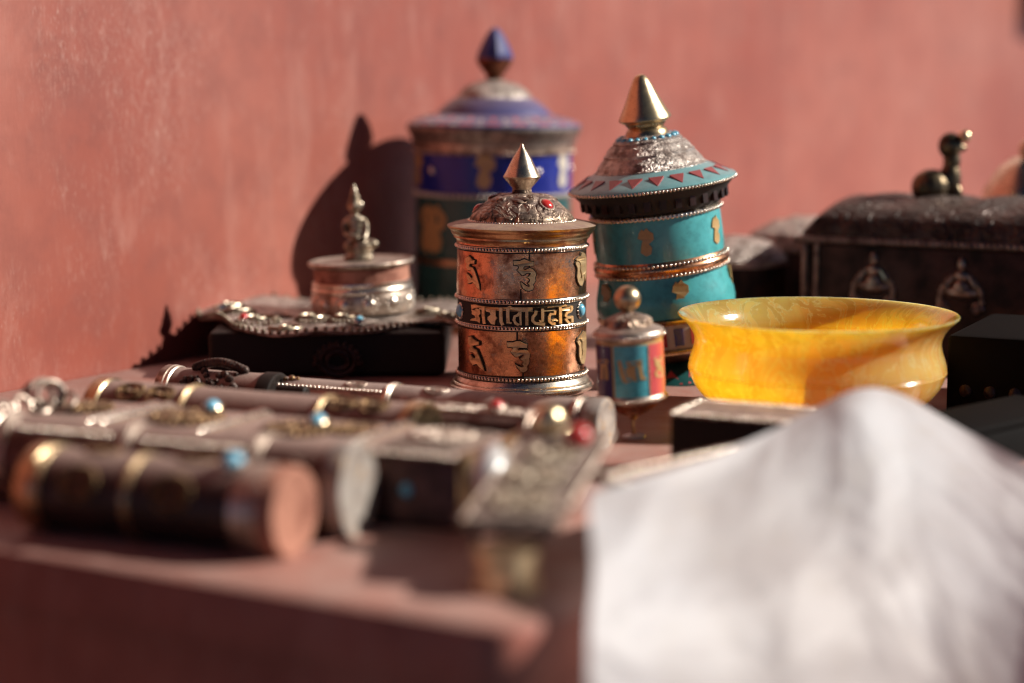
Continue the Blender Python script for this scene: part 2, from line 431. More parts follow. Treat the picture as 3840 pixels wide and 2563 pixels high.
for yy, rr, br in ((846.5,150.5,3.5),(730.5,151.5,3.4),(671.5,152,3.5),(556,151.5,3.2)):
    def bd(b, yy=yy, rr=rr, br=br):
        z = (YB-yy)*K*1.006
        b.beads(rr*K, z, br*K, int(2*math.pi*rr/(br*2.5)), (1,1,1.15), .12, 10)
        for s_ in (-1, 1):
            n = 128
            b.tube([((rr-1.0)*K*math.cos(2*math.pi*i/n), (rr-1.0)*K*math.sin(2*math.pi*i/n), z+s_*br*1.15*K) for i in range(n)], 1.0*K, 6, True)
    part('beaded_ring', 'bead', pw, bd)
    zz = (YB-yy)*K*1.006; part('tarnish_line', 'solder_and_shade', pw, lambda b, zz=zz: b.lathe([(148*K,zz-.19),(150.1*K,zz-.15),(150.6*K,zz),(150.1*K,zz+.13),(148*K,zz+.16)], 128))
def seam(b):   # the lap seam down the sheet
    for (x, y0, y1) in ((1213, 562, 600), (1194, 640, 671), (1186, 733, 770), (1199, 830, 850)):
        a = math.asin((x-CX)/149); r0 = 149.6*K
        for s_ in range(3):
            u = a+(s_-1)*.003
        z1 = (YB-y0)*K; z0 = (YB-y1)*K
        b.plate([(a*r0-.05, z0), (a*r0+.05, z0), (a*r0+.04, z1), (a*r0-.04, z1)], lambda u, v, h: (math.sin(u/r0)*(r0+h), -math.cos(u/r0)*(r0+h), v), -.05, .03)
part('seam', 'solder_and_shade', pw, seam)
# letters, outlined from the object, wrapped round the drum
EL = lambda y: math.atan((y-146)/4568.0)
def to_uv(px, py, Rp=149.5):
    s_ = max(-.985, min(.985, (px-CX)/Rp)); a = math.asin(s_)
    z = (YB-(py-Rp*math.sin(EL(py))*math.cos(a)))*K*1.006
    return (a*Rp*K, z)
def wrap(Rcm): return lambda u, v, h: (math.sin(u/Rcm)*(Rcm+h), -math.cos(u/Rcm)*(Rcm+h), v)
def subdiv(pts, d=.16):
    out = []
    for i in range(len(pts)):
        a = Vector(pts[i]); b = Vector(pts[(i+1) % len(pts)]); n = max(1, int((b-a).length/d))
        out += [tuple(a.lerp(b, k/n)) for k in range(n)]
    return out
def letter(parent, pts, mat=('brass_letter','solder_and_shade'), Rcm=149.5*K, h=.085, rim=.055, name='letter'):
    b = MB()
    b.plate(subdiv(offset(pts, rim)), wrap(Rcm), -.12, .022, 1)
    b.plate(subdiv(pts), wrap(Rcm), -.10, h, 0)
    return b.build(name, list(mat), parent, False)
def z1(P): return [to_uv(1033.6+x*.138, 550.5+y*.138) for x, y in P]
def z3(P): return [to_uv(1033.6+x*.1458, 752.3+y*.1458) for x, y in P]
def z2(P): return [to_uv(1039.8+x*.1354, 678.9+y*.1354) for x, y in P]
C1 = [(1048,305),(1150,310),(1185,292),(1220,280),(1262,300),(1310,325),(1362,325),(1362,388),(1260,385),(1215,400),(1198,425),(1210,455),(1240,460),(1300,430),(1350,445),(1390,490),(1402,540),(1385,590),(1395,635),(1368,685),(1350,700),(1368,740),(1355,785),(1300,805),(1245,800),(1200,765),(1175,720),(1160,658),(1200,690),(1250,730),(1300,745),(1305,710),(1275,685),(1300,660),(1312,630),(1295,600),(1270,585),(1310,545),(1325,515),(1300,500),(1250,510),(1220,535),(1185,548),(1160,520),(1105,462),(1135,430),(1130,400),(1110,382),(1050,378)]
L1 = [(280,262),(330,230),(370,262),(390,292),(425,300),(420,355),(360,352),(335,375),(345,402),(400,425),(430,480),(470,600),(500,700),(510,795),(470,760),(420,690),(390,660),(340,680),(310,680),(320,640),(308,590),(285,530),(300,518),(335,545),(370,590),(390,598),(400,570),(390,510),(365,470),(310,455),(290,420),(300,350),(278,330)]
R1 = [(2052,285),(2090,255),(2130,230),(2145,180),(2165,165),(2200,190),(2222,260),(2226,400),(2220,560),(2205,640),(2190,520),(2182,640),(2150,725),(2115,715),(2080,650),(2066,560),(2076,470),(2070,410),(2045,370),(2045,335),(2075,314),(2105,345),(2118,400),(2108,480),(2128,540),(2124,600),(2150,598),(2147,540),(2128,450),(2132,380),(2112,325),(2090,302),(2060,305)]
C2 = [(897,195),(975,200),(1040,178),(1085,178),(1120,200),(1165,222),(1200,228),(1192,285),(1080,285),(1048,300),(1055,325),(1100,320),(1150,315),(1205,340),(1238,385),(1232,430),(1220,470),(1230,500),(1215,545),(1195,575),(1202,620),(1185,655),(1140,672),(1095,655),(1050,595),(1018,545),(1060,575),(1110,598),(1145,595),(1150,570),(1125,550),(1150,520),(1140,490),(1095,465),(1130,440),(1158,410),(1140,388),(1100,400),(1060,420),(1020,425),(990,390),(950,348),(980,310),(980,280),(900,268)]
L2 = [(300,115),(345,105),(385,150),(430,180),(465,190),(460,240),(385,245),(365,270),(390,300),(430,320),(470,420),(510,530),(545,650),(480,600),(430,540),(370,560),(345,520),(322,470),(320,410),(340,400),(380,450),(415,450),(415,400),(380,358),(330,350),(310,320),(340,260),(300,210)]
R2 = [(1968,165),(1980,140),(2010,110),(2050,60),(2070,20),(2100,30),(2112,120),(2112,300),(2100,450),(2080,540),(2040,540),(2010,480),(1995,400),(1995,260),(1970,210),(1962,185),(1990,160),(2025,200),(2028,270),(2036,350),(2032,420),(2050,412),(2054,340),(2042,270),(2047,190),(2015,140)]
for P in (C1, L1, R1): letter(pw, z1(P))
for P in (C2, L2, R2): letter(pw, z3(P))
# letters on the unseen side, so that the drum reads round
def turned(pts, da): return [(u+da*149.5*K, v) for u, v in pts]
for da in (R_(125), R_(180), R_(235)):
    letter(pw, turned(z1(C1), da)); letter(pw, turned(z3(C2), da))
BAND = [
 [(325,112),(400,105),(460,128),(600,146),(760,158),(900,160),(960,128),(1010,155),(1170,160),(1170,232),(1000,225),(900,215),(760,212),(600,205),(470,195),(460,170),(400,165),(340,190)],
 [(1172,160),(1400,155),(1600,146),(1780,140),(1830,125),(1870,108),(1905,138),(1960,125),(1992,128),(1992,190),(1900,215),(1800,205),(1600,222),(1400,228),(1172,236)],
 [(332,196),(392,203),(410,172),(470,192),(487,260),(452,300),(478,340),(472,428),(432,395),(362,388),(308,380),(340,350),(400,340),(392,300),(342,272),(345,235)],
 ribbon([(530,150),(530,300),(548,440)], 46),
 [(572,200),(735,204),(732,300),(755,340),(730,372),(718,452),(660,440),(602,362),(602,322),(652,285),(642,242),(577,225)],
 ribbon([(815,160),(817,300),(822,400),(850,462)], 54),
 ribbon([(930,160),(930,320),(935,430)], 52), ribbon([(935,415),(990,425)], 26),
 ribbon([(1130,235),(1090,290),(1040,310),(1028,370),(1055,430),(1110,462)], 44), ribbon([(1133,230),(1133,350),(1138,462)], 34),
 ribbon([(1235,170),(1235,320),(1237,466)], 48),
 ribbon([(1385,215),(1378,270),(1335,320),(1330,385),(1375,430),(1450,438),(1530,446)], 48), ribbon([(1490,180),(1492,300),(1492,390),(1440,396)], 46),
 ribbon([(1690,215),(1690,270),(1620,270),(1600,320),(1604,400),(1650,440),(1700,430)], 44), ribbon([(1640,385),(1700,360),(1735,390)], 34),
 ribbon([(1778,150),(1780,300),(1784,432)], 46),
 ribbon([(1975,165),(1950,220),(1885,250),(1868,300),(1900,330),(1990,320)], 42), ribbon([(1865,350),(1900,400),(1935,432)], 42), ribbon([(1975,310),(1978,415)], 36),
]
for i, P in enumerate(BAND):
    b = MB(); b.plate(subdiv(z2(P)), wrap(148.6*K), -.05, .085+.0015*i, 0)
    if i == 0: lt = b
    else: lt.v, base = lt.v+b.v, len(lt.v); lt.f += [tuple(base+q for q in f) for f in b.f]; lt.mi += b.mi
lt.build('raised_inscription', 'brass_letter', pw, False)
def stone(parent, mat, c, n, r, th=.5, rim='bead', rimn=14, oval=1.15, bezel=True):
    n = Vector(n).normalized(); q = n.to_track_quat('Z', 'Y').to_matrix()
    b = MB()
    b.sphere(c, r, 20, 12, (1, oval, th), rot=q); st = b.build('stone', mat, parent)
    if bezel:
        b = MB(); T = Matrix.Translation(Vector(c)) @ q.to_4x4(); b.T = T
        pts = [(1.12*r*math.cos(a), 1.12*r*oval*math.sin(a), 0) for a in [2*math.pi*i/28 for i in range(28)]]
        b.tube(pts, r*.16, 6, True)
        for i in range(rimn):
            a = 2*math.pi*i/rimn
            b.sphere((1.22*r*math.cos(a), 1.22*r*oval*math.sin(a), -.02), r*.17, 7, 5)
        b.build('bezel', rim, st)
    return st
for (x, y) in ((1056.5, 708), (1330.5, 707)):
    u, v = to_uv(x, y); a = u/(149.5*K); r0 = 150*K
    stone(pw, 'turq_pale', (math.sin(a)*r0, -math.cos(a)*r0, v), (math.sin(a), -math.cos(a), 0), 13*K, .75)
for a in (R_(140), R_(220)):
    u, v = to_uv(1330, 707); r0 = 150*K
    stone(pw, 'turq_pale', (math.sin(a)*r0, -math.cos(a)*r0, v), (math.sin(a), -math.cos(a), 0), 13*K, .75)
# lid
part('lid_rim', 'lid_rim', pw, lambda b: b.lathe(prof([(140,548),(150,546.5),(151,542),(154,539),(157,536),(157,532),(160,530),(163,524),(164,521),(168,518),(171,514),(171.5,510),(169,508.5),(158,505),(140,501),(118,499)], K, YB), 144))
def domewob(r, z, a):
    v = 0
    if 30*K < r < 100*K:
        t = (r/K-30)/70; w_ = math.sin(math.pi*t)**2
        v = w_*.10*max(0, math.sin(5*a+.8)+.35*math.sin(13*a+8*t+1))+w_*.03*mnoise.noise(Vector((math.cos(a)*5, math.sin(a)*5, t*5)))
    return r, z+v
def domeprof():
    P = [(120,499),(119,495)]
    for i in range(22):
        t = i/21; r = 119-96*t; y = 493-(493-438)*math.sin(t*math.pi/2)**.8
        P.append((r, y))
    P += [(22.5,434),(22,430)]
    return P
part('lid_dome', 'lid_dome', pw, lambda b: b.lathe(prof(domeprof(), K, YB), 192, wob=domewob))
part('beaded_ring', 'bead', pw, lambda b: b.beads(122*K, (YB-497)*K, 3.1*K, 112, (1,1,1), .1, 8))
part('finial', 'finial', pw, lambda b: b.lathe(prof([(20,434),(21.5,429),(23,425),(28,420),(33,414),(39,407),(42.5,402.5),(43,400.5),(41,397),(36,388),(29,374),(22,360),(14,347),(8.5,339),(6,336),(4.5,333),(3.8,329),(2.2,326),(0,325)], K, YB), 64))
for (x, y, r, sd) in ((1253, 482, 15, -1), (1096, 470, 12, 1)):
    a = math.asin(max(-1, min(1, (x-CX)/(86 if sd < 0 else 101)))) ; rr = (86 if sd < 0 else 101)
    if sd > 0: a = math.pi-a
    yy = 493-(493-438)*math.sin((119-rr)/96*math.pi/2)**.8
    nz = 1.25
    stone(pw, 'coral', (math.sin(a)*rr*K, -math.cos(a)*rr*K, (YB-yy)*K+.08), (math.sin(a), -math.cos(a), nz), r*K, .6, 'silver_dusty', 16, 1.05)
def hole(b):
    a = math.asin((1211-CX)/78); b.sphere((math.sin(a)*74*K, -math.cos(a)*74*K, (YB-469)*K+.115), 5.5*K, 10, 8, (1,1,.5))
part('rivet_hole', 'solder_and_shade', pw, hole)
def foliage(b):    # chased leaves around the dome
    for k in range(7):
        a0 = R_(-95+k*51)
        for (da, dr, l_) in ((0, 0, .55), (.16, 9, .42), (-.17, 6, .4)):
            a = a0+da; rr = 62+dr
            yy = 493-(493-438)*math.sin((119-rr)/96*math.pi/2)**.8
            b.sphere((math.cos(a)*rr*K, math.sin(a)*rr*K, (YB-yy)*K+.03), l_, 12, 8, (.42,1,.17), rot=Matrix.Rotation(a+.5*(1 if da > 0 else -1), 3, 'Z') @ Matrix.Rotation(.5, 3, 'Y'))
part('leaf_relief', 'lid', pw, foliage)

# ------------------------------------------------------------------ small hand prayer wheel
K2 = 86.2/4568.0; CX2, YB2 = 1441.0, 1004.0
sw = thing('hand_prayer_wheel', 'small hand prayer wheel with teal and coral enamel panels and a ball finial', 'prayer wheel', (5.36, 86.2, 0), (1.0, -3.2, 0))
def prof2(P): return prof(P, K2, YB2)
part('foot', 'shell', sw, lambda b: b.lathe(prof2([(0,1004),(27,1004),(29,1001),(27,998.5),(12,997),(6,995),(0,995)]), 48))
part('handle', 'brass', sw, lambda b: b.lathe(prof2([(0,998),(4.5,997),(4.5,962),(8,961),(9,958.5),(7.5,956),(9,954),(9,951),(0,950)]), 32))
part('under_cup', 'copper', sw, lambda b: b.lathe(prof2([(0,953),(14,953),(22,950),(38,942),(52,933),(62,923),(67,916),(70,911)]), 72))
part('lower_collar', 'silver_dusty', sw, lambda b: b.lathe(prof2([(60,917),(70,917),(77,914),(81,911),(82,907),(82,903),(79,900),(78,895),(72,893)]), 80))
part('beaded_ring', 'bead', sw, lambda b: b.beads(82.5*K2, (YB2-905.5)*K2, 2.5*K2, 96, (1,1,1), .08, 8))
panels = [(-200,-37,'navy'),(-32,28,'teal_stone'),(31,92,'pinkred'),(96,155,'navy'),(-85,-40,'navy')]
part('drum', 'gold', sw, lambda b: b.lathe(prof2([(70,906),(76.4,904),(76.4,768),(70,766)]), 96))
def arc_panel(b, a0, a1, R, y0, y1, k, yb, h=.03, n=16, mi=0):
    z0 = (yb-y0)*k*1.006; z1_ = (yb-y1)*k*1.006; vs = []; fs = []
    for i in range(n+1):
        a = R_(a0+(a1-a0)*i/n)
        for (r, z) in ((R, z0), (R+h, z0), (R+h, z1_), (R, z1_)): vs.append((math.sin(a)*r, -math.cos(a)*r, z))
    for i in range(n):
        for k_ in range(3): fs.append((i*4+k_, (i+1)*4+k_, (i+1)*4+k_+1, i*4+k_+1))
    fs += [(0,1,2,3), tuple(n*4+q for q in (3,2,1,0))]
    b.add(vs, fs, mi)
for (a0, a1, m) in ((-92,-36.5,'navy'),(-31.5,28,'teal_stone'),(31.5,90,'pinkred'),(94,150,'teal_stone'),(154,210,'navy'),(214,263,'pinkred')):
    part('enamel_panel', m, sw, lambda b, a0=a0, a1=a1: arc_panel(b, a0, a1, 76.4*K2, 897, 778, K2, YB2, .035), False)
def t2(px, py, Rp=78.3):
    dx = 1345.6+px*.2341-CX2-.5; a = math.asin(max(-.97, min(.97, dx/Rp)))
    yy = 636+py*.2341; e = math.atan((yy-146)/4568.0)
    return (a*Rp*K2, (YB2-(yy-Rp*math.sin(e)*math.cos(a)))*K2*1.006)
G1 = [(272,790),(300,785),(320,860),(340,950),(372,965),(348,930),(342,880),(372,850),(350,815),(360,800),(420,810),(470,795),(505,790),(508,860),(515,940),(550,990),(488,990),(474,930),(468,850),(440,860),(440,900),(450,1008),(410,990),(385,1000),(345,1018),(310,1000),(290,930),(280,860)]
G2 = [(622,790),(650,775),(690,770),(705,745),(712,800),(690,830),(712,880),(722,950),(690,978),(640,970),(628,930),(660,880),(632,850),(640,815)]
G3 = [(95,770),(180,772),(185,800),(170,815),(178,900),(175,975),(150,972),(150,850),(138,830),(135,900),(130,975),(105,965),(112,880),(112,810),(92,805)]
for P in (G1, G2, G3):
    b = MB(); b.plate(subdiv([t2(*p) for p in P], .12), wrap(77.9*K2), -.02, .035); b.build('letter', 'gold', sw, False)
def strip(b):
    for a in (29.7,):
        for i in range(30): 
            z = (YB2-895+i*4.0)*K2; aa = R_(a); b.sphere((math.sin(aa)*78.2*K2, -math.cos(aa)*78.2*K2, z), 2.3*K2, 7, 5)
part('beaded_strip', 'bead', sw, strip)
part('upper_collar', 'silver_dusty', sw, lambda b: b.lathe(prof2([(72,772),(78,770),(79,766),(82,763),(82.5,758),(82,754),(80,751),(77,748.5),(70,745),(60,742),(54,738)]), 80))
part('beaded_ring', 'bead', sw, lambda b: (b.beads(83*K2, (YB2-759)*K2, 2.5*K2, 100, (1,1,1), .08, 8), b.beads(63*K2, (YB2-743.5)*K2, 1.6*K2, 100, (1,1,1), .08, 6)))
def lumps(r, z, a):
    k = max(0, math.sin((z/K2-(YB2-740))/26*math.pi)) if YB2-740 < z/K2 < YB2-714 else 0
    return r*(1+.055*k*math.cos(8*a)), z
part('lid_dome', 'lid_dome', sw, lambda b: b.lathe(prof2([(58,741),(56,737),(54,733),(53,729),(51,725),(46,721),(38,718),(30,715),(22,712),(14,709),(12,706)]), 96, wob=lumps))
part('finial', 'brass_ball', sw, lambda b: (b.sphere((0, 0, (YB2-677)*K2), 31*K2, 40, 28), b.lathe(prof2([(11,712),(13.5,710),(14,707),(11,705)]), 32)))
part('beaded_ring', 'copper', sw, lambda b: b.beads(11.5*K2, (YB2-708.5)*K2, 3*K2, 12, (1,1,1), .1, 8))

# ------------------------------------------------------------------ turquoise prayer wheel behind (leaning)
K3 = 101.8/4568.0; YB3 = 885.0
tw = thing('prayer_wheel', 'turquoise enamelled prayer wheel with a tall gold cone finial, leaning left', 'prayer wheel', (8.5, 102.8, 0), (2.2, -7.2, 0))
def prof3(P): return prof(P, K3, YB3)
part('stand', 'teal_dark', tw, lambda b: b.lathe(prof3([(0,884),(118,884),(120,880),(112,872),(95,862),(78,852),(60,843),(40,838),(30,835)]), 72))
def tris(b, n, r0, y0, r1, y1, k, yb, h=.03, frac=.5, ph=0, down=True):
    for i in range(n):
        a = 2*math.pi*(i+ph)/n; w_ = math.pi/n*frac*2
        (ra, za), (rb, zb) = ((r0*k, (yb-y0)*k), (r1*k, (yb-y1)*k))
        if not down: (ra, za), (rb, zb) = (rb, zb), (ra, za)
        vs = []
        for h_ in (-.02, h):
            for (r, z, aa) in ((ra, za, a-w_/2), (ra, za, a+w_/2), (rb, zb, a)):
                vs.append((r*math.cos(aa), r*math.sin(aa), z+h_))
        b.add(vs, [(3,4,5), (0,1,4,3), (1,2,5,4), (2,0,3,5)])
part('triangle_inlay', 'pinkred', tw, lambda b: tris(b, 11, 118, 879, 78, 852, K3, YB3, .06, .8))
part('under_cup', 'copper_dark', tw, lambda b: b.lathe(prof3([(20,850),(40,843),(70,832),(100,820),(130,808),(150,800),(156,795)]), 72))
part('lower_ring', 'brass', tw, lambda b: b.lathe(prof3([(150,801),(160,800),(163,796),(163,791),(158,787),(150,786)]), 80))
part('petal_band', 'cream', tw, lambda b: b.lathe(prof3([(150,788),(157,787),(158,733),(150,731)]), 80))
def petals(b):
    for i in range(26):
        a = 360/26*i; arc_panel(b, a, a+7.5, 157.6*K3, 780, 741, K3, YB3, .05, 3, 0 if i % 3 else 1)
b = MB(); petals(b); b.build('petal_inlay', ['red','blue'], tw, False)
part('drum_ring', 'brass', tw, lambda b: b.lathe(prof3([(150,733),(161,732),(163,727),(163,722),(159,718),(152,717)]), 80))
part('lower_drum', 'teal', tw, lambda b: b.lathe(prof3([(150,719),(160,718),(162,700),(160,680),(155,660),(150,640),(148,626)]), 96))
part('upper_drum', 'teal', tw, lambda b: b.lathe(prof3([(148,590),(149.5,575),(149.5,545),(149,515),(148,492)]), 96))
part('middle_band', 'copper', tw, lambda b: b.lathe(prof3([(146,628),(151,624),(153,618),(156,614),(158,609),(157,603),(154,600),(152,594),(147,588)]), 96))
part('beaded_ring', 'bead', tw, lambda b: (b.beads(154*K3, (YB3-595)*K3, 4*K3, 96, (1,1,1), .1, 8), b.beads(154*K3, (YB3-620)*K3, 4*K3, 96, (1,1,1), .1, 8)))
part('beaded_ring', 'bead', tw, lambda b: (b.lathe(prof3([(147,494),(153,492),(153,486),(148,482)]), 80), b.beads(152*K3, (YB3-488)*K3, 4.5*K3, 90, (1,1,1), .1, 8)))
blob = [(-14,0),(-17,10),(-8,14),(-12,26),(-14,38),(-4,46),(6,42),(9,30),(4,22),(14,14),(14,2),(6,-4),(2,-10),(-4,-4),(-8,-8)]
def blobs(parent, deg, ymid, k, yb, Rp, sc=1.0, mat='gold'):
    a = R_(deg); b = MB()
    b.plate(subdiv([(a*Rp*k+x*k*sc, (yb-ymid)*k+(20-y)*k*sc) for x, y in blob], .2), wrap(Rp*k), -.08, .06)
    b.build('letter', mat, parent, False)
for d in (-14, 58, 130, 202, 274): blobs(tw, d, 540, K3, YB3, 149.5, 1.15)
for d in (10, 82, 154, 226, 298): blobs(tw, d, 668, K3, YB3, 156, 1.25)
part('lid_underside', 'solder_and_shade', tw, lambda b: b.lathe(prof3([(140,484),(152,480),(158,468),(170,450),(184,434),(190,426)]), 96))  # underside painted black for the shade beneath the roof
part('lid_stripes', 'leather_dark', tw, lambda b: [arc_panel(b, 360/30*i, 360/30*i+5, 160*K3, 470, 446, K3, YB3, .25, 3) for i in range(30)], False)
part('lid_brim', 'teal_pale', tw, lambda b: b.lathe(prof3([(186,430),(192,427),(193,422),(190,419),(175,412),(155,402),(138,393),(128,388)]), 112))
part('triangle_inlay', 'red_dusty', tw, lambda b: tris(b, 20, 152, 399, 181, 416.5, K3, YB3, .12, .72))
part('beaded_ring', 'bead', tw, lambda b: b.beads(192.5*K3, (YB3-424)*K3, 3.8*K3, 140, (1,1,1), .1, 8))
part('lid_dome', 'silver_relief', tw, lambda b: b.lathe(prof3([(130,392),(129,387),(124,384),(121,377),(115,369),(109,362),(105,358),(105,353),(100,350),(95,341),(87,333),(80,329),(80,325),(72,320),(60,316),(48,313)]), 96))
part('stone_collar', 'turq', tw, lambda b: b.beads(66*K3, (YB3-316)*K3, 8*K3, 22, (1,1,.8), .15, 10))
part('finial_neck', 'brass', tw, lambda b: b.lathe(prof3([(50,316),(49,308),(45,301),(40,296),(46,290),(47,286)]), 48))
part('finial', 'brass_bright', tw, lambda b: b.lathe(prof3([(46,288),(55,283),(61,278),(60,273),(54,262),(45,245),(36,226),(27,206),(19,190),(14,182),(9,178),(0,176)]), 10), )

# ------------------------------------------------------------------ tall blue prayer wheel at the back
K4 = 123.4/4568.0; YB4 = 749.0
bw = thing('prayer_wheel', 'tall blue prayer wheel with a faceted lapis finial, nearest the shadowed wall', 'prayer wheel', (-1.25, 124.2, 0), (0, .6, 0))
def prof4(P): return prof(P, K4, YB4)
part('base', 'brass', bw, lambda b: b.lathe(prof4([(0,749),(188,749),(192,747),(186,742),(178,736)]), 80))
part('lower_drum', 'teal_dark', bw, lambda b: b.lathe(prof4([(178,740),(178,438),(170,436)]), 96))
part('upper_drum', 'blue', bw, lambda b: b.lathe(prof4([(172,440),(178,438),(179,430),(179,352),(172,350)]), 96))
part('drum_ring', 'silver_dusty', bw, lambda b: b.lathe(prof4([(176,352),(182,350),(183,340),(186,336),(186,330),(178,328)]), 96))
part('beaded_ring', 'cream', bw, lambda b: b.beads(181*K4, (YB4-440)*K4, 6*K4, 80, (1,1,1), .1, 8))
part('beaded_ring', 'silver_dusty', bw, lambda b: b.beads(183*K4, (YB4-344)*K4, 4*K4, 110, (1,1,1), .1, 8))
part('lid_rim', 'chest_trim', bw, lambda b: b.lathe(prof4([(174,334),(186,330),(188,322),(192,314),(194,308),(198,303),(201,296),(200,290),(196,288)]), 96))
part('lid_brim', 'blue_dusty', bw, lambda b: b.lathe(prof4([(199,292),(200,287),(196,283),(180,276),(160,270),(140,265),(130,262)]), 96))
part('triangle_inlay', 'pinkred', bw, lambda b: tris(b, 20, 196, 284, 150, 267.5, K4, YB4, .12, .5))
part('cream_inlay', 'cream', bw, lambda b: tris(b, 20, 196, 284, 160, 270, K4, YB4, .11, .3, .5))
part('lid_dome', 'blue_dusty', bw, lambda b: b.lathe(prof4([(132,264),(128,258),(120,250),(110,241),(98,232),(86,226)]), 80))
part('dome_collar', 'silver_relief', bw, lambda b: b.lathe(prof4([(88,229),(82,218),(72,207),(58,198),(40,192),(24,188),(20,186)]), 80))
part('finial_neck', 'copper_dark', bw, lambda b: b.lathe(prof4([(20,190),(18,183),(20,176),(27,166),(36,154),(41,144),(42,138)]), 40))
part('finial', 'blue_dusty', bw, lambda b: b.lathe(prof4([(42,139),(42,134),(40,126),(34,112),(26,96),(18,82),(10,72),(5,69),(0,68)]), 9), False)
for d, m in ((-5,'gold'),(62,'cream'),(-70,'gold'),(130,'gold'),(200,'gold'),(270,'gold')): blobs(bw, d, 385, K4, YB4, 179, 1.5, m)
for d in (-45, 25, 95, 165, 235, 305): blobs(bw, d, 520, K4, YB4, 178, 2.0, 'gold')
part('silver_stud', 'silver', bw, lambda b: [b.sphere((math.sin(R_(d))*178*K4, -math.cos(R_(d))*178*K4, (YB4-385)*K4), 9*K4, 12, 8) for d in (34, 100, 170, 240, 310)])
part('drum_ring', 'brass', bw, lambda b: b.lathe(prof4([(176,600),(182,598),(182,586),(176,584)]), 96))

# ------------------------------------------------------------------ amber bowl
K5 = 91.5/4568.0; YB5 = 955.0
bo = MB()
outer = [(0,955),(120,955),(150,954),(166,950),(196,943),(225,931),(248,917),(267,900),(281,882),(291,862),(296,846),(297.2,844),(295.8,842),(297.2,840),(295.8,838),(297,836),(296,834),(296,830),(292,814),(286,797),(283,781),(284,768),(291,752),(303,736),(316,724),(322,719),(323,716),(320,713.5)]
inner = [(312,717),(300,727),(287,741),(277,757),(273,770),(273,784),(278,800),(284,817),(287,832),(286,846),(281,862),(270,881),(254,900),(232,917),(202,930),(160,938),(100,942),(0,943)]
bo.lathe(prof(outer+inner, K5, YB5), 160)
bowl = bo.build('bowl', 'amber', None)
bowl.location = (14.15*S, 91.5*S, .0)
tag(bowl, 'translucent amber resin bowl with a flared rim', 'bowl')

# ------------------------------------------------------------------ scalloped plaque stand with a figurine jar
pl = thing('plaque_stand', 'low dark stand under a scalloped silver plaque set with coral and turquoise', 'stand', (-10.3, 108.5, 0), (0, 0, 0))
base_pts = [(-7.3,2.4),(-6.3,-.2),(-5.0,-3.2),(-3.6,-6.2),(-1.2,-7.6),(1.6,-6.6),(3.6,-5.2),(5.4,-3.0),(6.6,-3.4),(7.6,-5.4),(8.3,-3.0),(7.9,1.5),(7.0,5.5),(3.5,8.2),(-1.5,8.6),(-5.5,6.6)]
def smooth_closed(P, n=8):
    out = []
    for i in range(len(P)):
        p0, p1, p2, p3 = (Vector(P[(i+k) % len(P)]) for k in (-1, 0, 1, 2))
        for k in range(n):
            t = k/n
            q = .5*((2*p1)+(-p0+p2)*t+(2*p0-5*p1+4*p2-p3)*t*t+(-p0+3*p1-3*p2+p3)*t**3)
            out.append((q.x, q.y))
    return out
outl = smooth_closed(base_pts, 6)
def wavy(x, y): return .16*math.sin(x*1.1+.5)+.12*math.sin(y*1.3+x*.4)
def plq(b):
    n = len(outl); vs = []; fs = []
    c = Vector((0, .5))
    rings = 10
    for j in range(rings+1):
        t = 1-j/rings
        for (x, y) in outl:
            p = c+(Vector((x, y))-c)*t; e = .5*(1-t)**.5 if t > .9 else 0
            z = 2.72+wavy(p.x, p.y)*t+(.0 if j else -.12)
            vs.append((p.x, p.y, z))
    for (x, y) in outl: vs.append((x*.99, y*.99, 2.45+wavy(x, y)))
    for j in range(rings):
        for i in range(n): k = (i+1) % n; fs.append((j*n+i, j*n+k, (j+1)*n+k, (j+1)*n+i))
    L = (rings+1)*n
    for i in range(n): k = (i+1) % n; fs.append((L+i, L+k, k, i))
    fs.append(tuple(L+i for i in range(n-1, -1, -1)))
    b.add(vs, fs)
part('plaque', 'silver_relief', pl, plq)
part('beaded_edge', 'figure', pl, lambda b: [b.sphere((x, y, 2.72+wavy(x, y)), .13, 7, 5) for x, y in outl])
part('body', 'black', pl, lambda b: b.box((.6, .6, 1.2), (12.4, 12.0, 2.4), 0, .3))
def swirls(b, q):
    cx, cy, r = q; ph = cx*3+cy
    P = [(cx+r*(1-i/26)*math.cos(ph+i*.42), cy+r*(1-i/26)*math.sin(ph+i*.42), 2.82+wavy(cx, cy)+.1) for i in range(26)]
    b.tube(P, .10, 6)
    for i in range(22): b.sphere((cx+r*1.05*math.cos(i*.2856), cy+r*1.05*math.sin(i*.2856), 2.76+wavy(cx, cy)), .10, 7, 5)
for q in ((-4.6,-1.2,.9),(-3.2,-3.6,1.1),(-1.4,-5.4,1.0),(-.2,-4.0,.9),(-5.4,1.6,.8),(1.6,-4.6,.8),(-2.4,-1.4,.9),(5.8,-1.2,.7),(6.9,-2.6,.6)):
    part('scrollwork', 'figure', pl, lambda b, q=q: swirls(b, q))
for (x, y, m) in ((-5.7,.6,'turq_pale'),(-3.9,-3.9,'coral'),(2.3,-5.2,'turq_pale')):
    stone(pl, m, (x, y, 2.95+wavy(x, y)), (0,-.3,1), .24, .9)
def ringh(b):
    for k in range(2):
        r = .75-.28*k
        b.tube([(1.2+r*math.cos(a)*1.2, -5.7, .9+r*math.sin(a)) for a in [2*math.pi*i/24 for i in range(24)]], .16, 8, True)
    for i in range(11): a = math.pi*i/10; b.sphere((1.2+1.15*math.cos(a), -5.65, .75+1.0*math.sin(a)), .2, 8, 6)
part('ring_handle', 'leather_dark', pl, ringh)

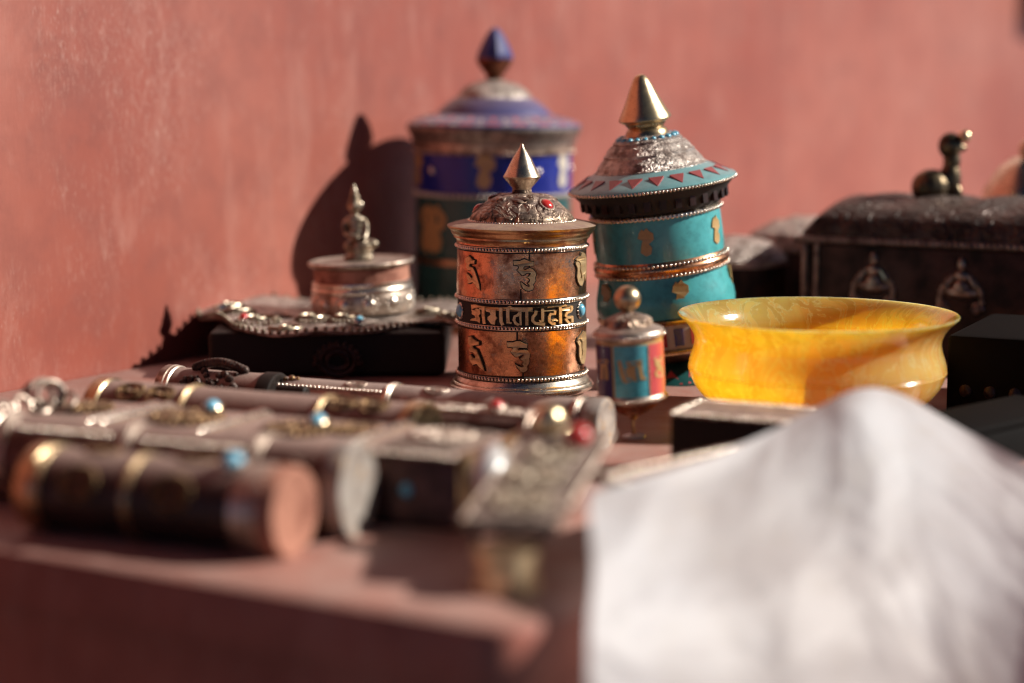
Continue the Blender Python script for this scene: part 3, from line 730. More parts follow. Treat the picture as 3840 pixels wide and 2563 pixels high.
KJ = 109.5/4568.0; YJ = 703.0
jar = thing('jar', 'small silver and copper jar with a seated figurine on its lid, on the plaque', 'jar', (-8.22, 109.5, 2.72), (0, -2.5, 0))
def profj(P): return prof(P, KJ, YJ)
def bossr(r, z, a): return (r*(1+.02*max(0, math.cos(9*a))*(1 if .25 < z < 1.3 else 0)), z)
part('body', 'silver_dusty', jar, lambda b: b.lathe(profj([(0,703),(108,703),(114,700),(116,692),(116,662),(114,656),(108,654)]), 96))
def bosses(b):
    for i in range(12):
        a = 2*math.pi*i/12+.2; r = 114*KJ; c = Vector((math.cos(a)*r, math.sin(a)*r, 25*KJ))
        q = Matrix.Rotation(a, 3, 'Z')
        b.sphere(c, 15*KJ, 14, 10, (.45,1,1), rot=q)
        for k in range(10):
            t = 2*math.pi*k/10; d = q @ Vector((0, math.cos(t)*19*KJ, math.sin(t)*18*KJ)); b.sphere(c+d, 4*KJ, 6, 5)
part('round_bosses', 'silver', jar, bosses)
part('silver_ring', 'silver', jar, lambda b: b.lathe(profj([(106,656),(115,655),(117,650),(116,645),(113,641),(115,636),(114,631),(106,629)]), 80))
part('copper_neck', 'copper_red', jar, lambda b: b.lathe(profj([(104,632),(110,630),(109,612),(110,600),(104,598)]), 80))
part('lid', 'silver_dusty', jar, lambda b: b.lathe(profj([(0,598),(112,598),(120,594),(123,589),(122,585),(118,584),(112,588),(60,586),(0,584)]), 96))
def figure(b):
    k = KJ
    def e(x, y, r, sc=(1,1,1), dy=0, rot=None): b.sphere((x*k, dy*k, (YJ-y)*k), r*k, 16, 12, sc, rot=rot)
    e(-5,578,36,(1.0,.9,.28)); e(0,566,30,(1.0,.95,.35)); e(-2,558,33,(1.05,.95,.25))
    e(0,545,24,(1.2,1,.6)); e(26,548,16,(1.1,1,.7),-6); e(-20,549,16,(1.1,1,.7),-8); e(4,550,15,(1.6,.9,.6),-18)
    e(-6,525,18,(.95,.8,1.2)); e(-8,505,19,(1.0,.75,1.1)); e(-9,492,22,(1.05,.7,.55))
    for s_ in (-1, 1):
        P = [(-9+s_*20, 0, 490), (-9+s_*26, -2, 505), (-8+s_*24, -6, 520), (0+s_*14, -16, 530), (4+s_*4, -22, 534)]
        b.tube([(x*k, y*k, (YJ-z)*k) for x, y, z in P], 6.5*k, 10)
    e(-8,478,8,(1,1,1.2)); e(-7,458,17,(.95,1,1.15),-1); e(-7,441,13,(1,1,.9)); e(-7,426,8,(1,1,1)); e(-7,416,4.5,(1,1,1.6))
    e(-7,458,4,(.8,.8,1.4),-17); e(-24,458,4,(.6,1,2)); e(10,458,4,(.6,1,2))
b = MB(); figure(b); fg = b.build('figurine', 'figure', jar)
mod = fg.modifiers.new('remesh', 'REMESH'); mod.mode = 'VOXEL'; mod.voxel_size = .045*S; mod.use_smooth_shade = True
mod = fg.modifiers.new('smooth', 'SMOOTH'); mod.iterations = 2

# ------------------------------------------------------------------ amulet tubes and boxes of the front row (all turned -24 degrees)
TZ = -24.0
def medal(b, c, r, n=26):
    cx, cy, cz = c
    for i in range(n):
        a = 2*math.pi*i/n; b.sphere((cx+r*math.cos(a), cy+r*math.sin(a), cz), r*.13, 8, 6)
    b.tube([(cx+r*.82*math.cos(a), cy+r*.82*math.sin(a), cz) for a in [2*math.pi*i/28 for i in range(28)]], r*.08, 6, True)
    for s_ in (-1, 1):
        b.tube([(cx+s_*r*.38+r*.36*(1-i/20)*math.cos(i*.5*s_), cy+r*.36*(1-i/20)*math.sin(i*.5*s_), cz+.03) for i in range(20)], r*.09, 6)
    b.sphere((cx, cy, cz), r*.18, 10, 8)
    b.tube([(cx+r*.66*math.cos(a)*(1+.12*math.cos(8*a)), cy+r*.66*math.sin(a)*(1+.12*math.cos(8*a)), cz+.02) for a in [2*math.pi*i/48 for i in range(48)]], r*.07, 6, True)
    for k in range(6):
        a = 2*math.pi*k/6+.3; b.sphere((cx+r*.42*math.cos(a), cy+r*.42*math.sin(a), cz), r*.17, 8, 6, (1.5,.7,.7), rot=Matrix.Rotation(a, 3, 'Z'))
def on_tube(Rr, x, ang, h=0): return (x, -math.sin(ang)*(Rr+h), Rr+math.cos(ang)*(Rr+h))
def tube_amulet(name, label, cat, end, L, Rr, body, bands, capmat, bandmat='silver', flat=1.0, group=None, beads=None, lw=.28, openrim=True):
    d = Vector((math.cos(R_(TZ)), math.sin(R_(TZ)))); c = Vector(end)-d*(L/2)
    t = thing(name, label, cat, (c.x, c.y, 0), (0, 0, TZ), group)
    def ring(b, x, rr, wd):
        b.T = Matrix.Translation((x, 0, Rr)) @ Matrix.Diagonal((1, flat, 1, 1)) @ Matrix.Rotation(math.pi/2, 4, 'Y')
        b.lathe([(rr-.1, -wd/2), (rr, -wd/2), (rr+.04, -wd/4), (rr+.04, wd/4), (rr, wd/2), (rr-.1, wd/2)], 56)
    def bod(b):
        b.T = Matrix.Translation((0, 0, Rr)) @ Matrix.Diagonal((1, flat, 1, 1)) @ Matrix.Rotation(math.pi/2, 4, 'Y')
        n = 24; b.lathe([(0, -L/2+.01)]+[(Rr, -L/2+.01+(L-.02)*i/n) for i in range(n+1)]+[(0, L/2-.01)], 64,
            wob=lambda r, z, a: (r*(1+.012*mnoise.noise(Vector((z*.5, math.cos(a)*1.5, math.sin(a)*1.5)))), z))
    part('tube', body, t, bod)
    for x in bands:
        def bb(b, x=x):
            for k in (-1, 0, 1): ring(b, x+k*lw*.62, Rr+.05+(0.03 if k == 0 else 0), lw*.5)
        part('band', bandmat, t, bb)
    def cap(b):
        b.T = Matrix.Translation((L/2, 0, Rr)) @ Matrix.Diagonal((1, flat, 1, 1)) @ Matrix.Rotation(math.pi/2, 4, 'Y')
        b.lathe([(Rr+.02, -.7), (Rr+.09, -.65), (Rr+.1, -.06), (Rr+.06, .02), (Rr-.04, .05), (Rr-.10, .03), (Rr*.6, .015), (Rr*.3, .02), (0, .015)], 64)
    part('end_cap', capmat, t, cap)
    def cap2(b):
        b.T = Matrix.Translation((-L/2, 0, Rr)) @ Matrix.Diagonal((1, flat, 1, 1)) @ Matrix.Rotation(-math.pi/2, 4, 'Y')
        b.lathe([(Rr+.02, -.7), (Rr+.09, -.65), (Rr+.1, -.06), (Rr+.06, .0), (0, 0)], 64)
    part('end_cap', bandmat, t, cap2)
    if beads:
        x0, x1, ang, br = beads
        part('beaded_strip', 'bead', t, lambda b: b.beadline(on_tube(Rr, x0, ang, .02), on_tube(Rr, x1, ang, .02), br))
    return t
# nearest tube, copper end
t1 = tube_amulet('scroll_tube', 'dark scroll tube with brass bands and a flat copper end, nearest the table edge', 'scroll tube', (-7.25, 65.0), 10.4, 1.46, 'leather_dark', [-4.3, -.6], 'copper_red', 'brass', group='amulet tubes lying on the table', lw=.17)
part('collar', 'silver_dusty', t1, lambda b: (setattr(b, 'T', Matrix.Translation((4.05, 0, 1.46)) @ Matrix.Rotation(math.pi/2, 4, 'Y')), b.lathe([(1.40,-.55),(1.56,-.5),(1.58,0),(1.56,.5),(1.42,.55)], 56)))
def relief1(b, R0, xs, a0):
    for (x, s_) in xs:
        for k in range(30):
            tt = k/30*2*math.pi; b.sphere(on_tube(R0, x+math.cos(tt)*.78*s_, a0+math.sin(tt)*.42*s_, .02), .09, 7, 5)
        b.tube([on_tube(R0, x+math.cos(t)*.6*s_, a0+math.sin(t)*.32*s_, .02) for t in [2*math.pi*i/30 for i in range(30)]], .07, 6, True)
        for q in (-1, 1):
            b.tube([on_tube(R0, x+s_*(q*.27+.26*(1-i/20)*math.cos(i*.55*q)), a0+s_*.17*(1-i/20)*math.sin(i*.55), .03) for i in range(20)], .06, 6)
[part('brass_relief', 'relief_brass', t1, lambda b, q=q: relief1(b, 1.46, (q,), 1.15)) for q in ((-2.6,1.0),(1.2,1.0))]
[part('brass_relief', 'relief_brass', t1, lambda b, q=q: relief1(b, 1.46, (q,), -.15)) for q in ((-2.5,.8),(1.3,.8))]
stone(t1, 'turq_pale', on_tube(1.46, 3.0, .15, .14), (0,-.2,1), .36, .95, 'silver_dusty')
# second tube, pale tin end
t2_ = tube_amulet('scroll_tube', 'scroll tube with a pale stained tin end beside the copper ended tube', 'scroll tube', (-5.35, 67.75), 15.6, 1.62, 'leather', [-6.6, -1.2, 4.2], 'tin', 'silver_dusty', .82, 'amulet tubes lying on the table', beads=(-6.0, -1.9, .62, .12))
[part('silver_relief', 'silver_dusty', t2_, lambda b, q=q: relief1(b, 1.5, (q,), .35)) for q in ((1.2,1.1),(6.1,.8))]
part('beaded_strip', 'bead', t2_, lambda b: b.beadline(on_tube(1.55, -.6, .55, .02), on_tube(1.55, 3.6, .55, .02), .11))
# long box
bxc = (-9.75, 74.7)
ab = thing('amulet_box', 'long dusty brown amulet box with silver bars, medallions and a brass end', 'box', (*bxc, 0), (0, 0, TZ))
part('body', 'leather', ab, lambda b: b.box((0,0,1.3), (20.0,5.4,2.6), 0, .2))
def barsf(xs, m, w_=.17, x2=None):
    for x in xs:
        part('bar', m, ab, lambda b, x=x: b.tube([(x-.15,-2.78,.4),(x-.15,-2.80,2.4),(x-.1,-2.7,2.66),(x,-2.0,2.72),(x+.1,2.2,2.72),(x+.12,2.7,2.5)], w_, 10))
barsf((-6.1, -5.5), 'bead', .14); barsf((-1.1,), 'bead', .16); barsf((5.2,), 'bead', .18)
def endplate(b):
    b.box((9.98,0,1.36), (.35,5.6,2.72), 0, .1)
    b.tube([(10.05,-2.8,.3),(10.05,-2.8,2.68),(10.05,2.8,2.68),(10.05,2.8,.3)], .2, 10)
part('end_plate', 'brass', ab, endplate)
for (x, y, r) in ((-8.2,.5,1.0),(-3.2,.1,1.35),(2.0,-.2,1.25),(3.9,.6,.9)):
    part('medallion', 'relief_brass', ab, lambda b, x=x, y=y, r=r: medal(b, (x, y, 2.7), r))
for (x, y) in ((-2.8,1.3),(2.5,.3)): stone(ab, 'turq_pale', (x, y, 2.95), (0,-.2,1), .33, .9, 'brass')
stone(ab, 'turq_pale', (7.8,-2.72,1.35), (0,-1,0), .24, .7, 'leather_dark')
part('beaded_strip', 'bead', ab, lambda b: b.beadline((-9.5,-2.6,2.62), (9.6,-2.6,2.62), .09))
for (x, w_) in ((-7.2,1.6),(.9,2.6),(7.6,3.2)):
    part('chased_plate', 'pend', ab, lambda b, x=x, w_=w_: b.box((x, -1.85, 2.62), (w_, 1.0, .12), 0, .04))
part('chased_plate', 'pend', ab, lambda b: b.box((7.6, .6, 2.62), (3.0, 3.4, .14), 0, .05))
part('medallion', 'silver_dusty', ab, lambda b: medal(b, (7.6, .6, 2.75), 1.1))
# ring chain on the box's far end
ch = thing('metal_chain', 'tangle of tarnished silver rings on the far end of the long box', 'chain', (-18.9, 78.3, 2.62))
def ringl(b, c, r, rot, th=.11):
    q = Euler(rot).to_matrix(); b.tube([tuple(Vector(c)+q @ Vector((r*math.cos(a), r*math.sin(a), 0))) for a in [2*math.pi*i/28 for i in range(28)]], th, 8, True)
for (c, r, rot) in (((0,0,.55),.55,(1.3,0,.3)),((.28,-.05,.62),.6,(1.2,.1,.5)),((.55,-.1,.6),.58,(1.35,.1,.6)),((.2,-.7,.25),.42,(.4,.2,0)),((1.1,-.3,.35),.5,(.5,-.5,.2)),((-.35,-1.0,.3),.42,(1.1,.2,1)),((-.7,-1.6,.2),.4,(.5,.3,0)),((-.9,-2.0,.3),.34,(1.2,0,.5))):
    part('link', 'silver_dusty', ch, lambda b, c=c, r=r, rot=rot: ringl(b, c, r, rot))
# leather-brown tube with gold bands
t4 = tube_amulet('scroll_tube', 'long smooth brown scroll tube with narrow gold bands behind the long box', 'scroll tube', (-3.4, 77.9), 15.6, 1.45, 'leather', [-3.0, 3.4], 'brass', 'brass', group='amulet tubes lying on the table', lw=.2)
def clumps(b, q): relief1(b, 1.45, ((q[0], .8),), q[1])
[part('brass_relief', 'relief_brass', t4, lambda b, q=q: clumps(b, q)) for q in ((-5.7,.6),(-4.2,.62),(4.3,.35),(5.7,.35))]
# short tube with a brass dome end
t6 = tube_amulet('scroll_tube', 'short scroll tube with a brass dome end and a coral bead', 'scroll tube', (1.9, 78.5), 6.6, 1.22, 'leather_dark', [-3.0, 2.2], 'silver_dusty', 'silver_dusty', group='amulet tubes lying on the table', beads=(-2.5, 1.8, .42, .11))
part('dome_end', 'brass_bright', t6, lambda b: b.sphere((3.35,0,1.2), .95, 24, 16, (.75,1,1)))
part('beaded_strip', 'bead', t6, lambda b: b.beadline(on_tube(1.22, -2.5, -.5, .02), on_tube(1.22, 1.8, -.5, .02), .1))
[part('silver_relief', 'silver_dusty', t6, lambda b, q=q: relief1(b, 1.2, (q,), .0)) for q in ((-1.2,.7),(1.0,.6))]
stone(t6, 'coral', on_tube(1.22, .6, .1, .12), (0,-.1,1), .3, .95, 'silver_dusty')
# silver tube with a pale end, in front of the copper wheel
t5 = tube_amulet('scroll_tube', 'dusty silver scroll tube with a pale round end in front of the copper prayer wheel', 'scroll tube', (4.0, 83.5), 17.0, 1.06, 'silver_tube', [-1.6, 7.4], 'tin', 'silver', group='amulet tubes lying on the table', beads=(-7.4, -2.0, .72, .1), lw=.22)
[part('silver_relief', 'silver_dusty', t5, lambda b, q=q: relief1(b, 1.04, (q,), .3)) for q in ((.6,.7),(-3.4,.6))]
part('brass_relief', 'relief_brass', t5, lambda b: [b.sphere(on_tube(1.06, -7.9+i*.3, .35+.1*math.sin(i), .03), .13+.04*math.sin(i*2), 8, 6) for i in range(6)])
# far-left ornate tube
t7 = tube_amulet('scroll_tube', 'short dark scroll tube crowned with knobbed relief below the plaque stand', 'scroll tube', (-10.6, 89.3), 6.0, 1.15, 'leather', [-2.6], 'black', 'silver_dusty', group='amulet tubes lying on the table')
def crown(b):
    random.seed(3)
    for i in range(16):
        t = i/15; b.sphere(on_tube(1.15, -1.3+2.6*t, .1, .12+.3*math.sin(math.pi*t)), .22, 10, 8)
    for i in range(26): b.sphere(on_tube(1.15, -1.6+random.uniform(0,3.0), random.uniform(.3,1.1), .04), random.uniform(.1,.2), 8, 6)
part('knob_relief', 'chest_lid', t7, crown)
rd = MB(); rd.tube([(-.7,.3,0),(-.65,.28,0),(.6,-.25,0),(.65,-.27,0)], .34, 16, rf=lambda t: .8 if t < .01 or t > .99 else 1)
ro = rd.build('rod', 'black', None); ro.location = (-10.6*S, 86.4*S, 2.55*S); tag(ro, 'short glossy black rod lying over the brown tube', 'rod')
ro.location = (-9.75*S, 87.6*S, .36*S); ro.location.z = 1.75*S

# ------------------------------------------------------------------ pendant box on a brass stub, front centre
br = MB(); br.lathe([(0,0),(1.02,0),(1.06,.05),(1.06,.2),(.98,.25),(.98,1.15),(1.05,1.2),(1.05,1.36),(0,1.38)], 48)
bs = br.build('brass_stub', 'brass_bright', None); bs.location = (-.15*S, 60.6*S, 0); tag(bs, 'short brass cylinder propping up the filigree pendant', 'cylinder')
pb = thing('pendant_box', 'dark filigree pendant box with beaded sides and a coral bead, tilted on a brass stub', 'pendant', (.95, 65.6, .0), (0, 0, -14))
def pt(b): b.T = Matrix.Translation((0,0,2.42)) @ Matrix.Rotation(R_(9.0), 4, 'X')
part('body', 'pend', pb, lambda b: (pt(b), b.box((0,0,0), (3.0,9.0,.7), 0, .22)))
part('beaded_side', 'silver_dusty', pb, lambda b: (pt(b), b.beadline((-1.55,-4.3,.2), (-1.55,4.3,.2), .15)))
part('beaded_side', 'silver_dusty', pb, lambda b: (pt(b), b.beadline((1.55,-4.3,.2), (1.55,4.3,.2), .15)))
def fil(b):
    pt(b); random.seed(21)
    for (x, y, r) in ((0,-2.8,.95),(-.1,-.6,.95),(.05,1.6,.8)): medal(b, (x, y, .40), r)
part('filigree', 'figure', pb, fil)
part('brass_dome', 'brass_bright', pb, lambda b: (pt(b), b.sphere((-.6,4.0,.75), .6, 20, 14)))
cb = MB(); pt(cb); cb.sphere((.75,2.7,.7), .46, 20, 14, (1,1.1,.9)); cb.build('coral_bead', 'coral', pb)
sh = MB(); sh.lathe([(0,-2.9),(.14,-2.6),(.2,-1.6),(.3,-.9),(.52,-.35),(.6,.05),(.52,.5),(.32,.95),(.1,1.3),(0,1.36)], 32)
so = sh.build('shell_spike', 'shell', None); so.location = (-.75*S, 66.4*S, 2.55*S); so.rotation_euler = (R_(-52), R_(10), R_(-6)); tag(so, 'white polished shell spike leaning between the brass box end and the pendant', 'spike')

# ------------------------------------------------------------------ beaded boxes at the right
k1 = thing('beaded_box', 'black box with a beaded silver top edge in front of the amber bowl', 'box', (11.5, 76.9, 0), (0, 0, -25))
part('body', 'black', k1, lambda b: b.box((0,0,1.3), (10.0,3.4,2.6), 0, .12))
part('beaded_edge', 'bead', k1, lambda b: [b.beadline(p, q, .12) for p, q in (((-4.95,-1.65,2.6),(4.95,-1.65,2.6)),((-4.95,-1.65,2.6),(-4.95,1.65,2.6)),((-4.95,1.65,2.6),(4.95,1.65,2.6)))])
part('top_plate', 'silver_dusty', k1, lambda b: b.box((0,0,2.62), (9.5,2.9,.12), 0, .04))
k2 = thing('beaded_case', 'long beaded silver case under the white sheet', 'case', (7.0, 68.75, 0), (0, 0, 46))
part('body', 'silver_dusty', k2, lambda b: b.box((.4,0,1.25), (10.6,1.5,2.5), 0, .2))
part('beaded_edge', 'bead', k2, lambda b: [b.beadline(p, q, .15) for p, q in (((-4.85,.72,2.5),(5.7,.72,2.5)),((-4.85,.72,2.5),(-4.85,-.72,2.5)))])
part('beaded_edge', 'bead', k2, lambda b: [b.beadline(p, q, .15) for p, q in (((-4.95,.78,1.9),(5.7,.78,1.9)),((-4.95,.7,1.9),(-4.95,-.7,1.9)))])

# ------------------------------------------------------------------ white sheet
CLOTH = [
 [(2.45, 62.5, 2.69), (4.36, 64, 2.92), (6.97, 67.2, 2.97), (9.38, 70.8, 3.17), (11.28, 73, 3.58), (12.98, 74, 4.14), (14.73, 75, 3.84), (17.04, 74.0, 2.63), (18.77, 71, 1.88), (21.38, 67, 0.8)],
 [(2.42, 60.85, 2.36), (4.25, 62.24, 2.39), (6.77, 65.07, 2.28), (9.19, 68.09, 2.48), (11.07, 70.53, 3.03), (12.66, 71.14, 3.48), (14.51, 72.03, 2.75), (16.77, 71.25, 1.92), (18.54, 68.8, 1.16), (21.22, 65.46, 0.25)],
 [(2.43, 59.12, 1.8), (4.14, 60.4, 1.63), (6.69, 62.84, 1.4), (8.99, 65.27, 1.5), (10.93, 67.42, 1.77), (12.55, 68.15, 2.08), (14.24, 68.92, 1.61), (16.45, 68.38, 0.95), (18.26, 66.5, 0.3), (21.04, 63.85, -0.53)],
 [(2.4, 57.55, 1.0), (4.17, 58.72, 0.69), (6.63, 60.8, 0.41), (8.94, 62.68, 0.36), (10.95, 64.59, 0.32), (12.55, 65.42, 0.41), (14.16, 66.09, 0.17), (16.32, 65.75, -0.27), (18.18, 64.4, -0.82), (20.89, 62.38, -1.44)],
 [(2.23, 56.35, -0.12), (4.09, 57.44, -0.44), (6.62, 59.25, -0.83), (8.84, 60.71, -0.97), (10.91, 62.43, -1.17), (12.63, 63.34, -1.27), (14.34, 63.93, -1.51), (16.32, 63.75, -1.83), (18.08, 62.8, -2.0), (20.85, 61.26, -2.41)],
 [(2.18, 55.45, -1.54), (4.04, 56.48, -1.87), (6.65, 58.08, -2.39), (8.8, 59.24, -2.76), (10.82, 60.81, -3.27), (12.68, 61.78, -3.58), (14.48, 62.31, -3.75), (16.44, 62.25, -3.73), (18.09, 61.6, -3.66), (20.91, 60.42, -3.71)],
 [(2.21, 54.7, -3.49), (4.0, 55.68, -3.85), (6.58, 57.11, -4.36), (8.66, 58.01, -4.69), (10.64, 59.46, -5.21), (12.47, 60.48, -5.58), (14.24, 60.96, -5.76), (16.19, 61.0, -5.77), (17.89, 60.6, -5.77), (20.78, 59.72, -5.88)],
 [(2.21, 54.800000000000004, -10.49), (4.0, 55.78, -10.85), (6.58, 57.21, -11.36), (8.66, 58.11, -11.69), (10.64, 59.56, -12.21), (12.47, 60.58, -12.58), (14.24, 61.06, -12.76), (16.19, 61.1, -12.77), (17.89, 60.7, -12.77), (20.78, 59.82, -12.88)],
]
def catmull(P, t):
    n = len(P)-1; x = min(t*n, n-1e-6); i = int(x); f = x-i
    p0, p1, p2, p3 = P[max(i-1, 0)], P[i], P[i+1], P[min(i+2, n)]
    return .5*((2*p1)+(-p0+p2)*f+(2*p0-5*p1+4*p2-p3)*f*f+(-p0+3*p1-3*p2+p3)*f**3)
rows = [[Vector(p) for p in r] for r in CLOTH]; NU, NV = 220, 180
b = MB(); vs = []
for j in range(NV+1):
    ctrl = [catmull([rows[r][c] for r in range(len(rows))], j/NV) for c in range(len(rows[0]))]
    for i in range(NU+1):
        p = catmull(ctrl, i/NU); u, v = i/NU, j/NV
        f1 = 1-abs(mnoise.noise(Vector((u*5.0+v*2.2, v*2.4+.3, 0))))*2; f2 = 1-abs(mnoise.noise(Vector((u*9-v*6, v*6, 3))))*2
        n1 = f1*.16+f2*.05+mnoise.noise(Vector((u*3, v*2, 9)))*.4+mnoise.noise(Vector((u*8, v*7, 1)))*.10-.1+.035*(.5-abs(mnoise.noise(Vector((u*15+2*v, v*13-u*3, 5))))*2)+.010*(.5-abs(mnoise.noise(Vector((u*34, v*30, 8))))*2)
        ed = min(1, j/16)
        vs.append(tuple(p+Vector((.1, -.75, .65))*n1*ed))
b.add(vs, [(j*(NU+1)+i, (j+1)*(NU+1)+i, (j+1)*(NU+1)+i+1, j*(NU+1)+i+1) for j in range(NV) for i in range(NU)])
cl = b.build('white_sheet', 'sheet', None)
tag(cl, 'crumpled glossy white sheet draped over the near corner of the wares', 'sheet')

# ------------------------------------------------------------------ big dark chest at the right
cz_ = thing('treasure_chest', 'large dark embossed chest with a rounded lid and silver ornaments, behind the bowl', 'chest', (26.9, 112.3, 0), (0, 0, -26))
CL, CW = 19.0, 9.6
part('body', 'chest', cz_, lambda b: b.box((0,0,3.15), (CL,CW,6.3), 0, .25))
def molding(b):
    b.box((0,0,6.5), (CL+.5,CW+.5,.4), 0, .12)
    b.beadline((-CL/2-.2,-CW/2-.25,6.5), (CL/2+.2,-CW/2-.25,6.5), .17)
    b.beadline((-CL/2-.25,-CW/2-.2,6.5), (-CL/2-.25,CW/2+.2,6.5), .17)
part('beaded_molding', 'chest_trim', cz_, molding)
def lidf(b):
    n = 20; m = 60; vs = []; fs = []
    for i in range(m+1):
        x = -CL/2-.1+(CL+.2)*i/m
        ex = min(1, (i/m)*9) ; ex = math.sin(ex*math.pi/2)**.6 if i/m < .11 else 1
        for j in range(n+1):
            a = math.pi*j/n; s_ = .14*math.sin(x*1.9+math.cos(a)*3)*math.sin(a)
            vs.append((x, -math.cos(a)*(CW/2+.1)*(.9+.1*ex), 6.7+(2.1*ex+s_)*math.sin(a)**.7))
    for i in range(m):
        for j in range(n): fs.append((i*(n+1)+j, (i+1)*(n+1)+j, (i+1)*(n+1)+j+1, i*(n+1)+j+1))
    fs.append(tuple(range(n+1))); fs.append(tuple(m*(n+1)+j for j in range(n, -1, -1)))
    b.add(vs, fs)
part('lid', 'chest_lid', cz_, lidf)
part('corner_trim', 'chest_trim', cz_, lambda b: (b.tube([(-CL/2+.3,-CW/2-.08,.2),(-CL/2+.3,-CW/2-.08,6.3)], .16, 8), b.tube([(-CL/2+1.0,-CW/2-.03,.2),(-CL/2+1.0,-CW/2-.03,6.3)], .13, 8)))
def orn(b, c):
    random.seed(9)
    y = -CW/2-.05
    for cx, zz in (c,):
        b.sphere((cx,y,zz-.6+1.55), .34, 12, 10, (.7,.6,1.2)); b.sphere((cx,y,zz-.6+.9), .42, 12, 10, (1,.6,.8))
        b.sphere((cx,y,zz-.6+.2), .55, 12, 10, (.9,.55,1)); b.sphere((cx,y,zz-.6), .85, 12, 10, (1.1,.4,.45))
        for k in range(18):
            a = math.pi*k/17; b.sphere((cx+1.15*math.cos(a),y,zz-1.1+1.45*math.sin(a)), .18, 8, 6, (1,.8,1))
        for s_ in (-1,1):
            b.tube([(cx+s_*.4,y,zz-.6+.9),(cx+s_*.8,y-.1,zz-.6+.4),(cx+s_*.6,y-.15,zz-.7)], .16, 8)
            b.tube([(cx+s_*(.9+.35*(1-i/14)*math.cos(i*.6)),y,zz-1.5+.35*(1-i/14)*math.sin(i*.6)) for i in range(15)], .12, 6)
[part('silver_ornament', 'orn', cz_, lambda b, c=c: orn(b, c)) for c in ((-5.2,4.6),(-.3,4.5),(4.6,4.3))]
def lumpsl(b):
    for i in range(13):
        x = -CL/2+1.2+i*1.25
        b.tube([(x+.45*math.cos(a), -CW/2+.35, 7.35+.33*math.sin(a)) for a in [2*math.pi*k/14 for k in range(14)]], .11, 6, True)
part('loop_frieze', 'chest_lid', cz_, lumpsl)
def bird(b):
    b.sphere((-.35,0,.65), .95, 16, 12, (1.0,.85,.9)); b.sphere((.55,0,1.0), .62, 14, 10, (.85,.85,1.5)); b.sphere((.6,0,1.9), .5, 12, 10, (.85,.85,1.2))
    b.sphere((.5,0,2.6), .6, 16, 12, (.95,.9,1.05)); b.sphere((.98,0,2.5), .26, 10, 8, (1.3,.8,.8))
    b.sphere((.85,-.3,.3), .25, 8, 6, (1,1,1.8)); b.sphere((.85,.3,.3), .25, 8, 6, (1,1,1.8)); b.sphere((0,0,.0), .8, 12, 8, (1.4,1,.4))
b = MB(); b.T = Matrix.Translation((-2.9, 0, 8.55)) @ Matrix.Rotation(R_(26), 4, 'Z') @ Matrix.Scale(1.2, 4); bird(b)
kn = b.build('animal_knob', 'bronze', cz_); mod = kn.modifiers.new('remesh', 'REMESH'); mod.mode = 'VOXEL'; mod.voxel_size = .07*S; mod.use_smooth_shade = True
b = MB(); b.T = Matrix.Translation((-2.9, 0, 8.55)) @ Matrix.Rotation(R_(26), 4, 'Z') @ Matrix.Scale(1.2, 4); b.sphere((1.12,-.25,3.05), .3, 14, 10); b.build('knob_bead', 'brass_bright', kn)
# low box before the chest, its black colour standing in for shade
to = thing('shade_black_box', 'plain box, painted black in place of shade, with a knobbed front between the bowl and the right edge', 'box', (27.2, 93.5, 0), (0, 0, -26))
part('body', 'pitch', to, lambda b: b.box((0,0,1.9), (11,9,3.8), 0, .2))
part('knob_row', 'chest_lid', to, lambda b: [b.sphere((-4.6+i*1.15, -4.5, 1.2), .3, 10, 8, (1,.5,1)) for i in range(9)])
fc = thing('shade_block', 'added flat block, black in place of shade, behind the white sheet, to the right of the bowl', 'case', (20.2, 82.3, 0), (0, 0, 44))  # added black block, covers sunlit table where deep shade belongs
part('body', 'pitch', fc, lambda b: b.box((0,0,.75), (9,3.4,1.5), 0, .15))
part('lid', 'pitch', fc, lambda b: b.box((0,0,1.68), (9.2,3.6,.3), 0, .1))
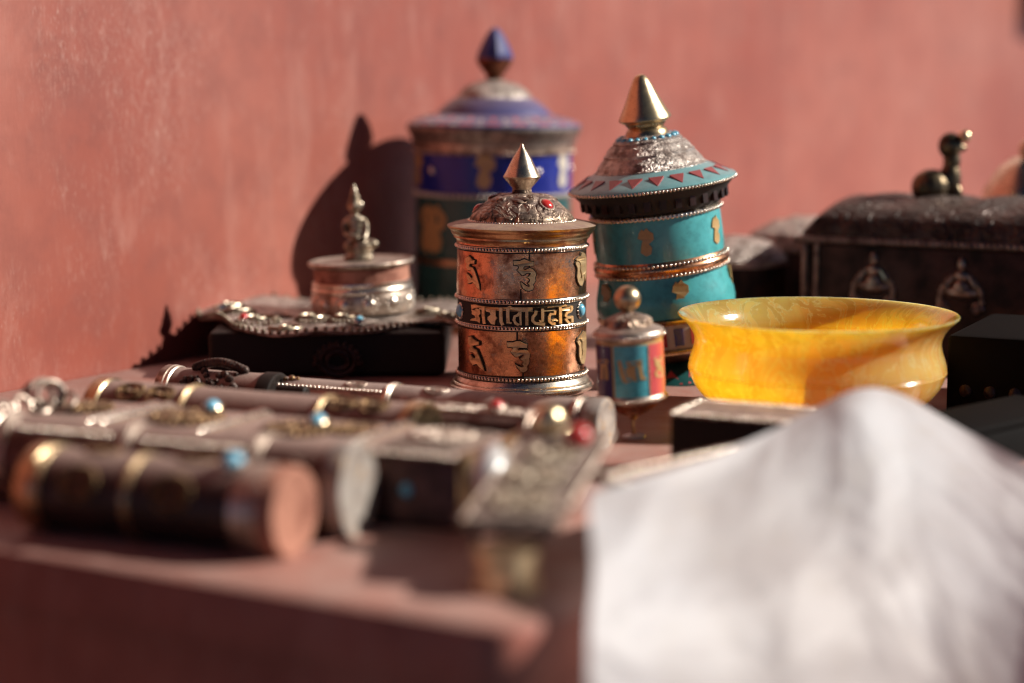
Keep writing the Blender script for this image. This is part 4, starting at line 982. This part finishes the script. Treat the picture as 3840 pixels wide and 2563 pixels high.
# small round box behind the turquoise wheel
sb = thing('round_box', 'small dark round box with a pale silver lid right behind the turquoise wheel', 'box', (13.2, 117, 0))
part('body', 'chest', sb, lambda b: b.lathe([(0,0),(2.7,0),(2.9,.3),(2.9,4.6),(2.7,4.8),(0,4.8)], 48))
part('lid', 'silver_relief', sb, lambda b: b.lathe([(3.0,4.6),(3.05,4.9),(2.8,5.3),(2.0,5.9),(1.0,6.2),(0,6.3)], 48))
# dark caskets crowded behind the bowl
ca = thing('casket', 'dark embossed casket with a domed lid, just left of the large chest', 'casket', (18.4, 123.5, 0), (0, 0, -26))
part('body', 'chest', ca, lambda b: b.box((0,0,2.5), (6.5,6,5.0), 0, .3))
def cdome(b):
    n = 16; m = 16; vs = []; fs = []
    for i in range(m+1):
        x = -3.4+6.8*i/m; e = math.sin(math.pi*min(max(i/m, .02), .98))**.35
        for j in range(n+1):
            a = math.pi*j/n; vs.append((x, -math.cos(a)*3.1, 5.0+1.9*e*math.sin(a)**.8+.12*math.sin(x*5)*math.sin(a*5)))
    for i in range(m):
        for j in range(n): fs.append((i*(n+1)+j, (i+1)*(n+1)+j, (i+1)*(n+1)+j+1, i*(n+1)+j+1))
    b.add(vs, fs+[tuple(range(n+1)), tuple(m*(n+1)+j for j in range(n, -1, -1))])
part('lid', 'silver_relief', ca, cdome)
part('beaded_edge', 'chest_trim', ca, lambda b: b.beadline((-3.2,-3.05,5.0), (3.2,-3.05,5.0), .17))
# gleaming gold dome behind the chest
gd = thing('gilt_vessel', 'pale gold domed vessel shining behind the chest at the right edge', 'vessel', (30.5, 118, 0))
part('body', 'finial', gd, lambda b: b.lathe([(0,0),(2.6,0),(3.0,.5),(3.0,4),(2.9,7.5),(2.5,9.0),(1.7,10.2),(.9,10.8),(0,11.0)], 56))
part('knob', 'finial', gd, lambda b: b.sphere((0,0,11.3), .6, 16, 12))
# dark board end on the wall, top right
db = MB(); db.box((0,-1.0,0), (8,2,10), 0, .2); do = db.build('wooden_board', 'black', None)
do.rotation_euler = (0,0,R_(57.2)); do.location = (61*S, 230.9*S, 26.2*S); tag(do, 'dark end of a board fixed high on the red wall', 'board')
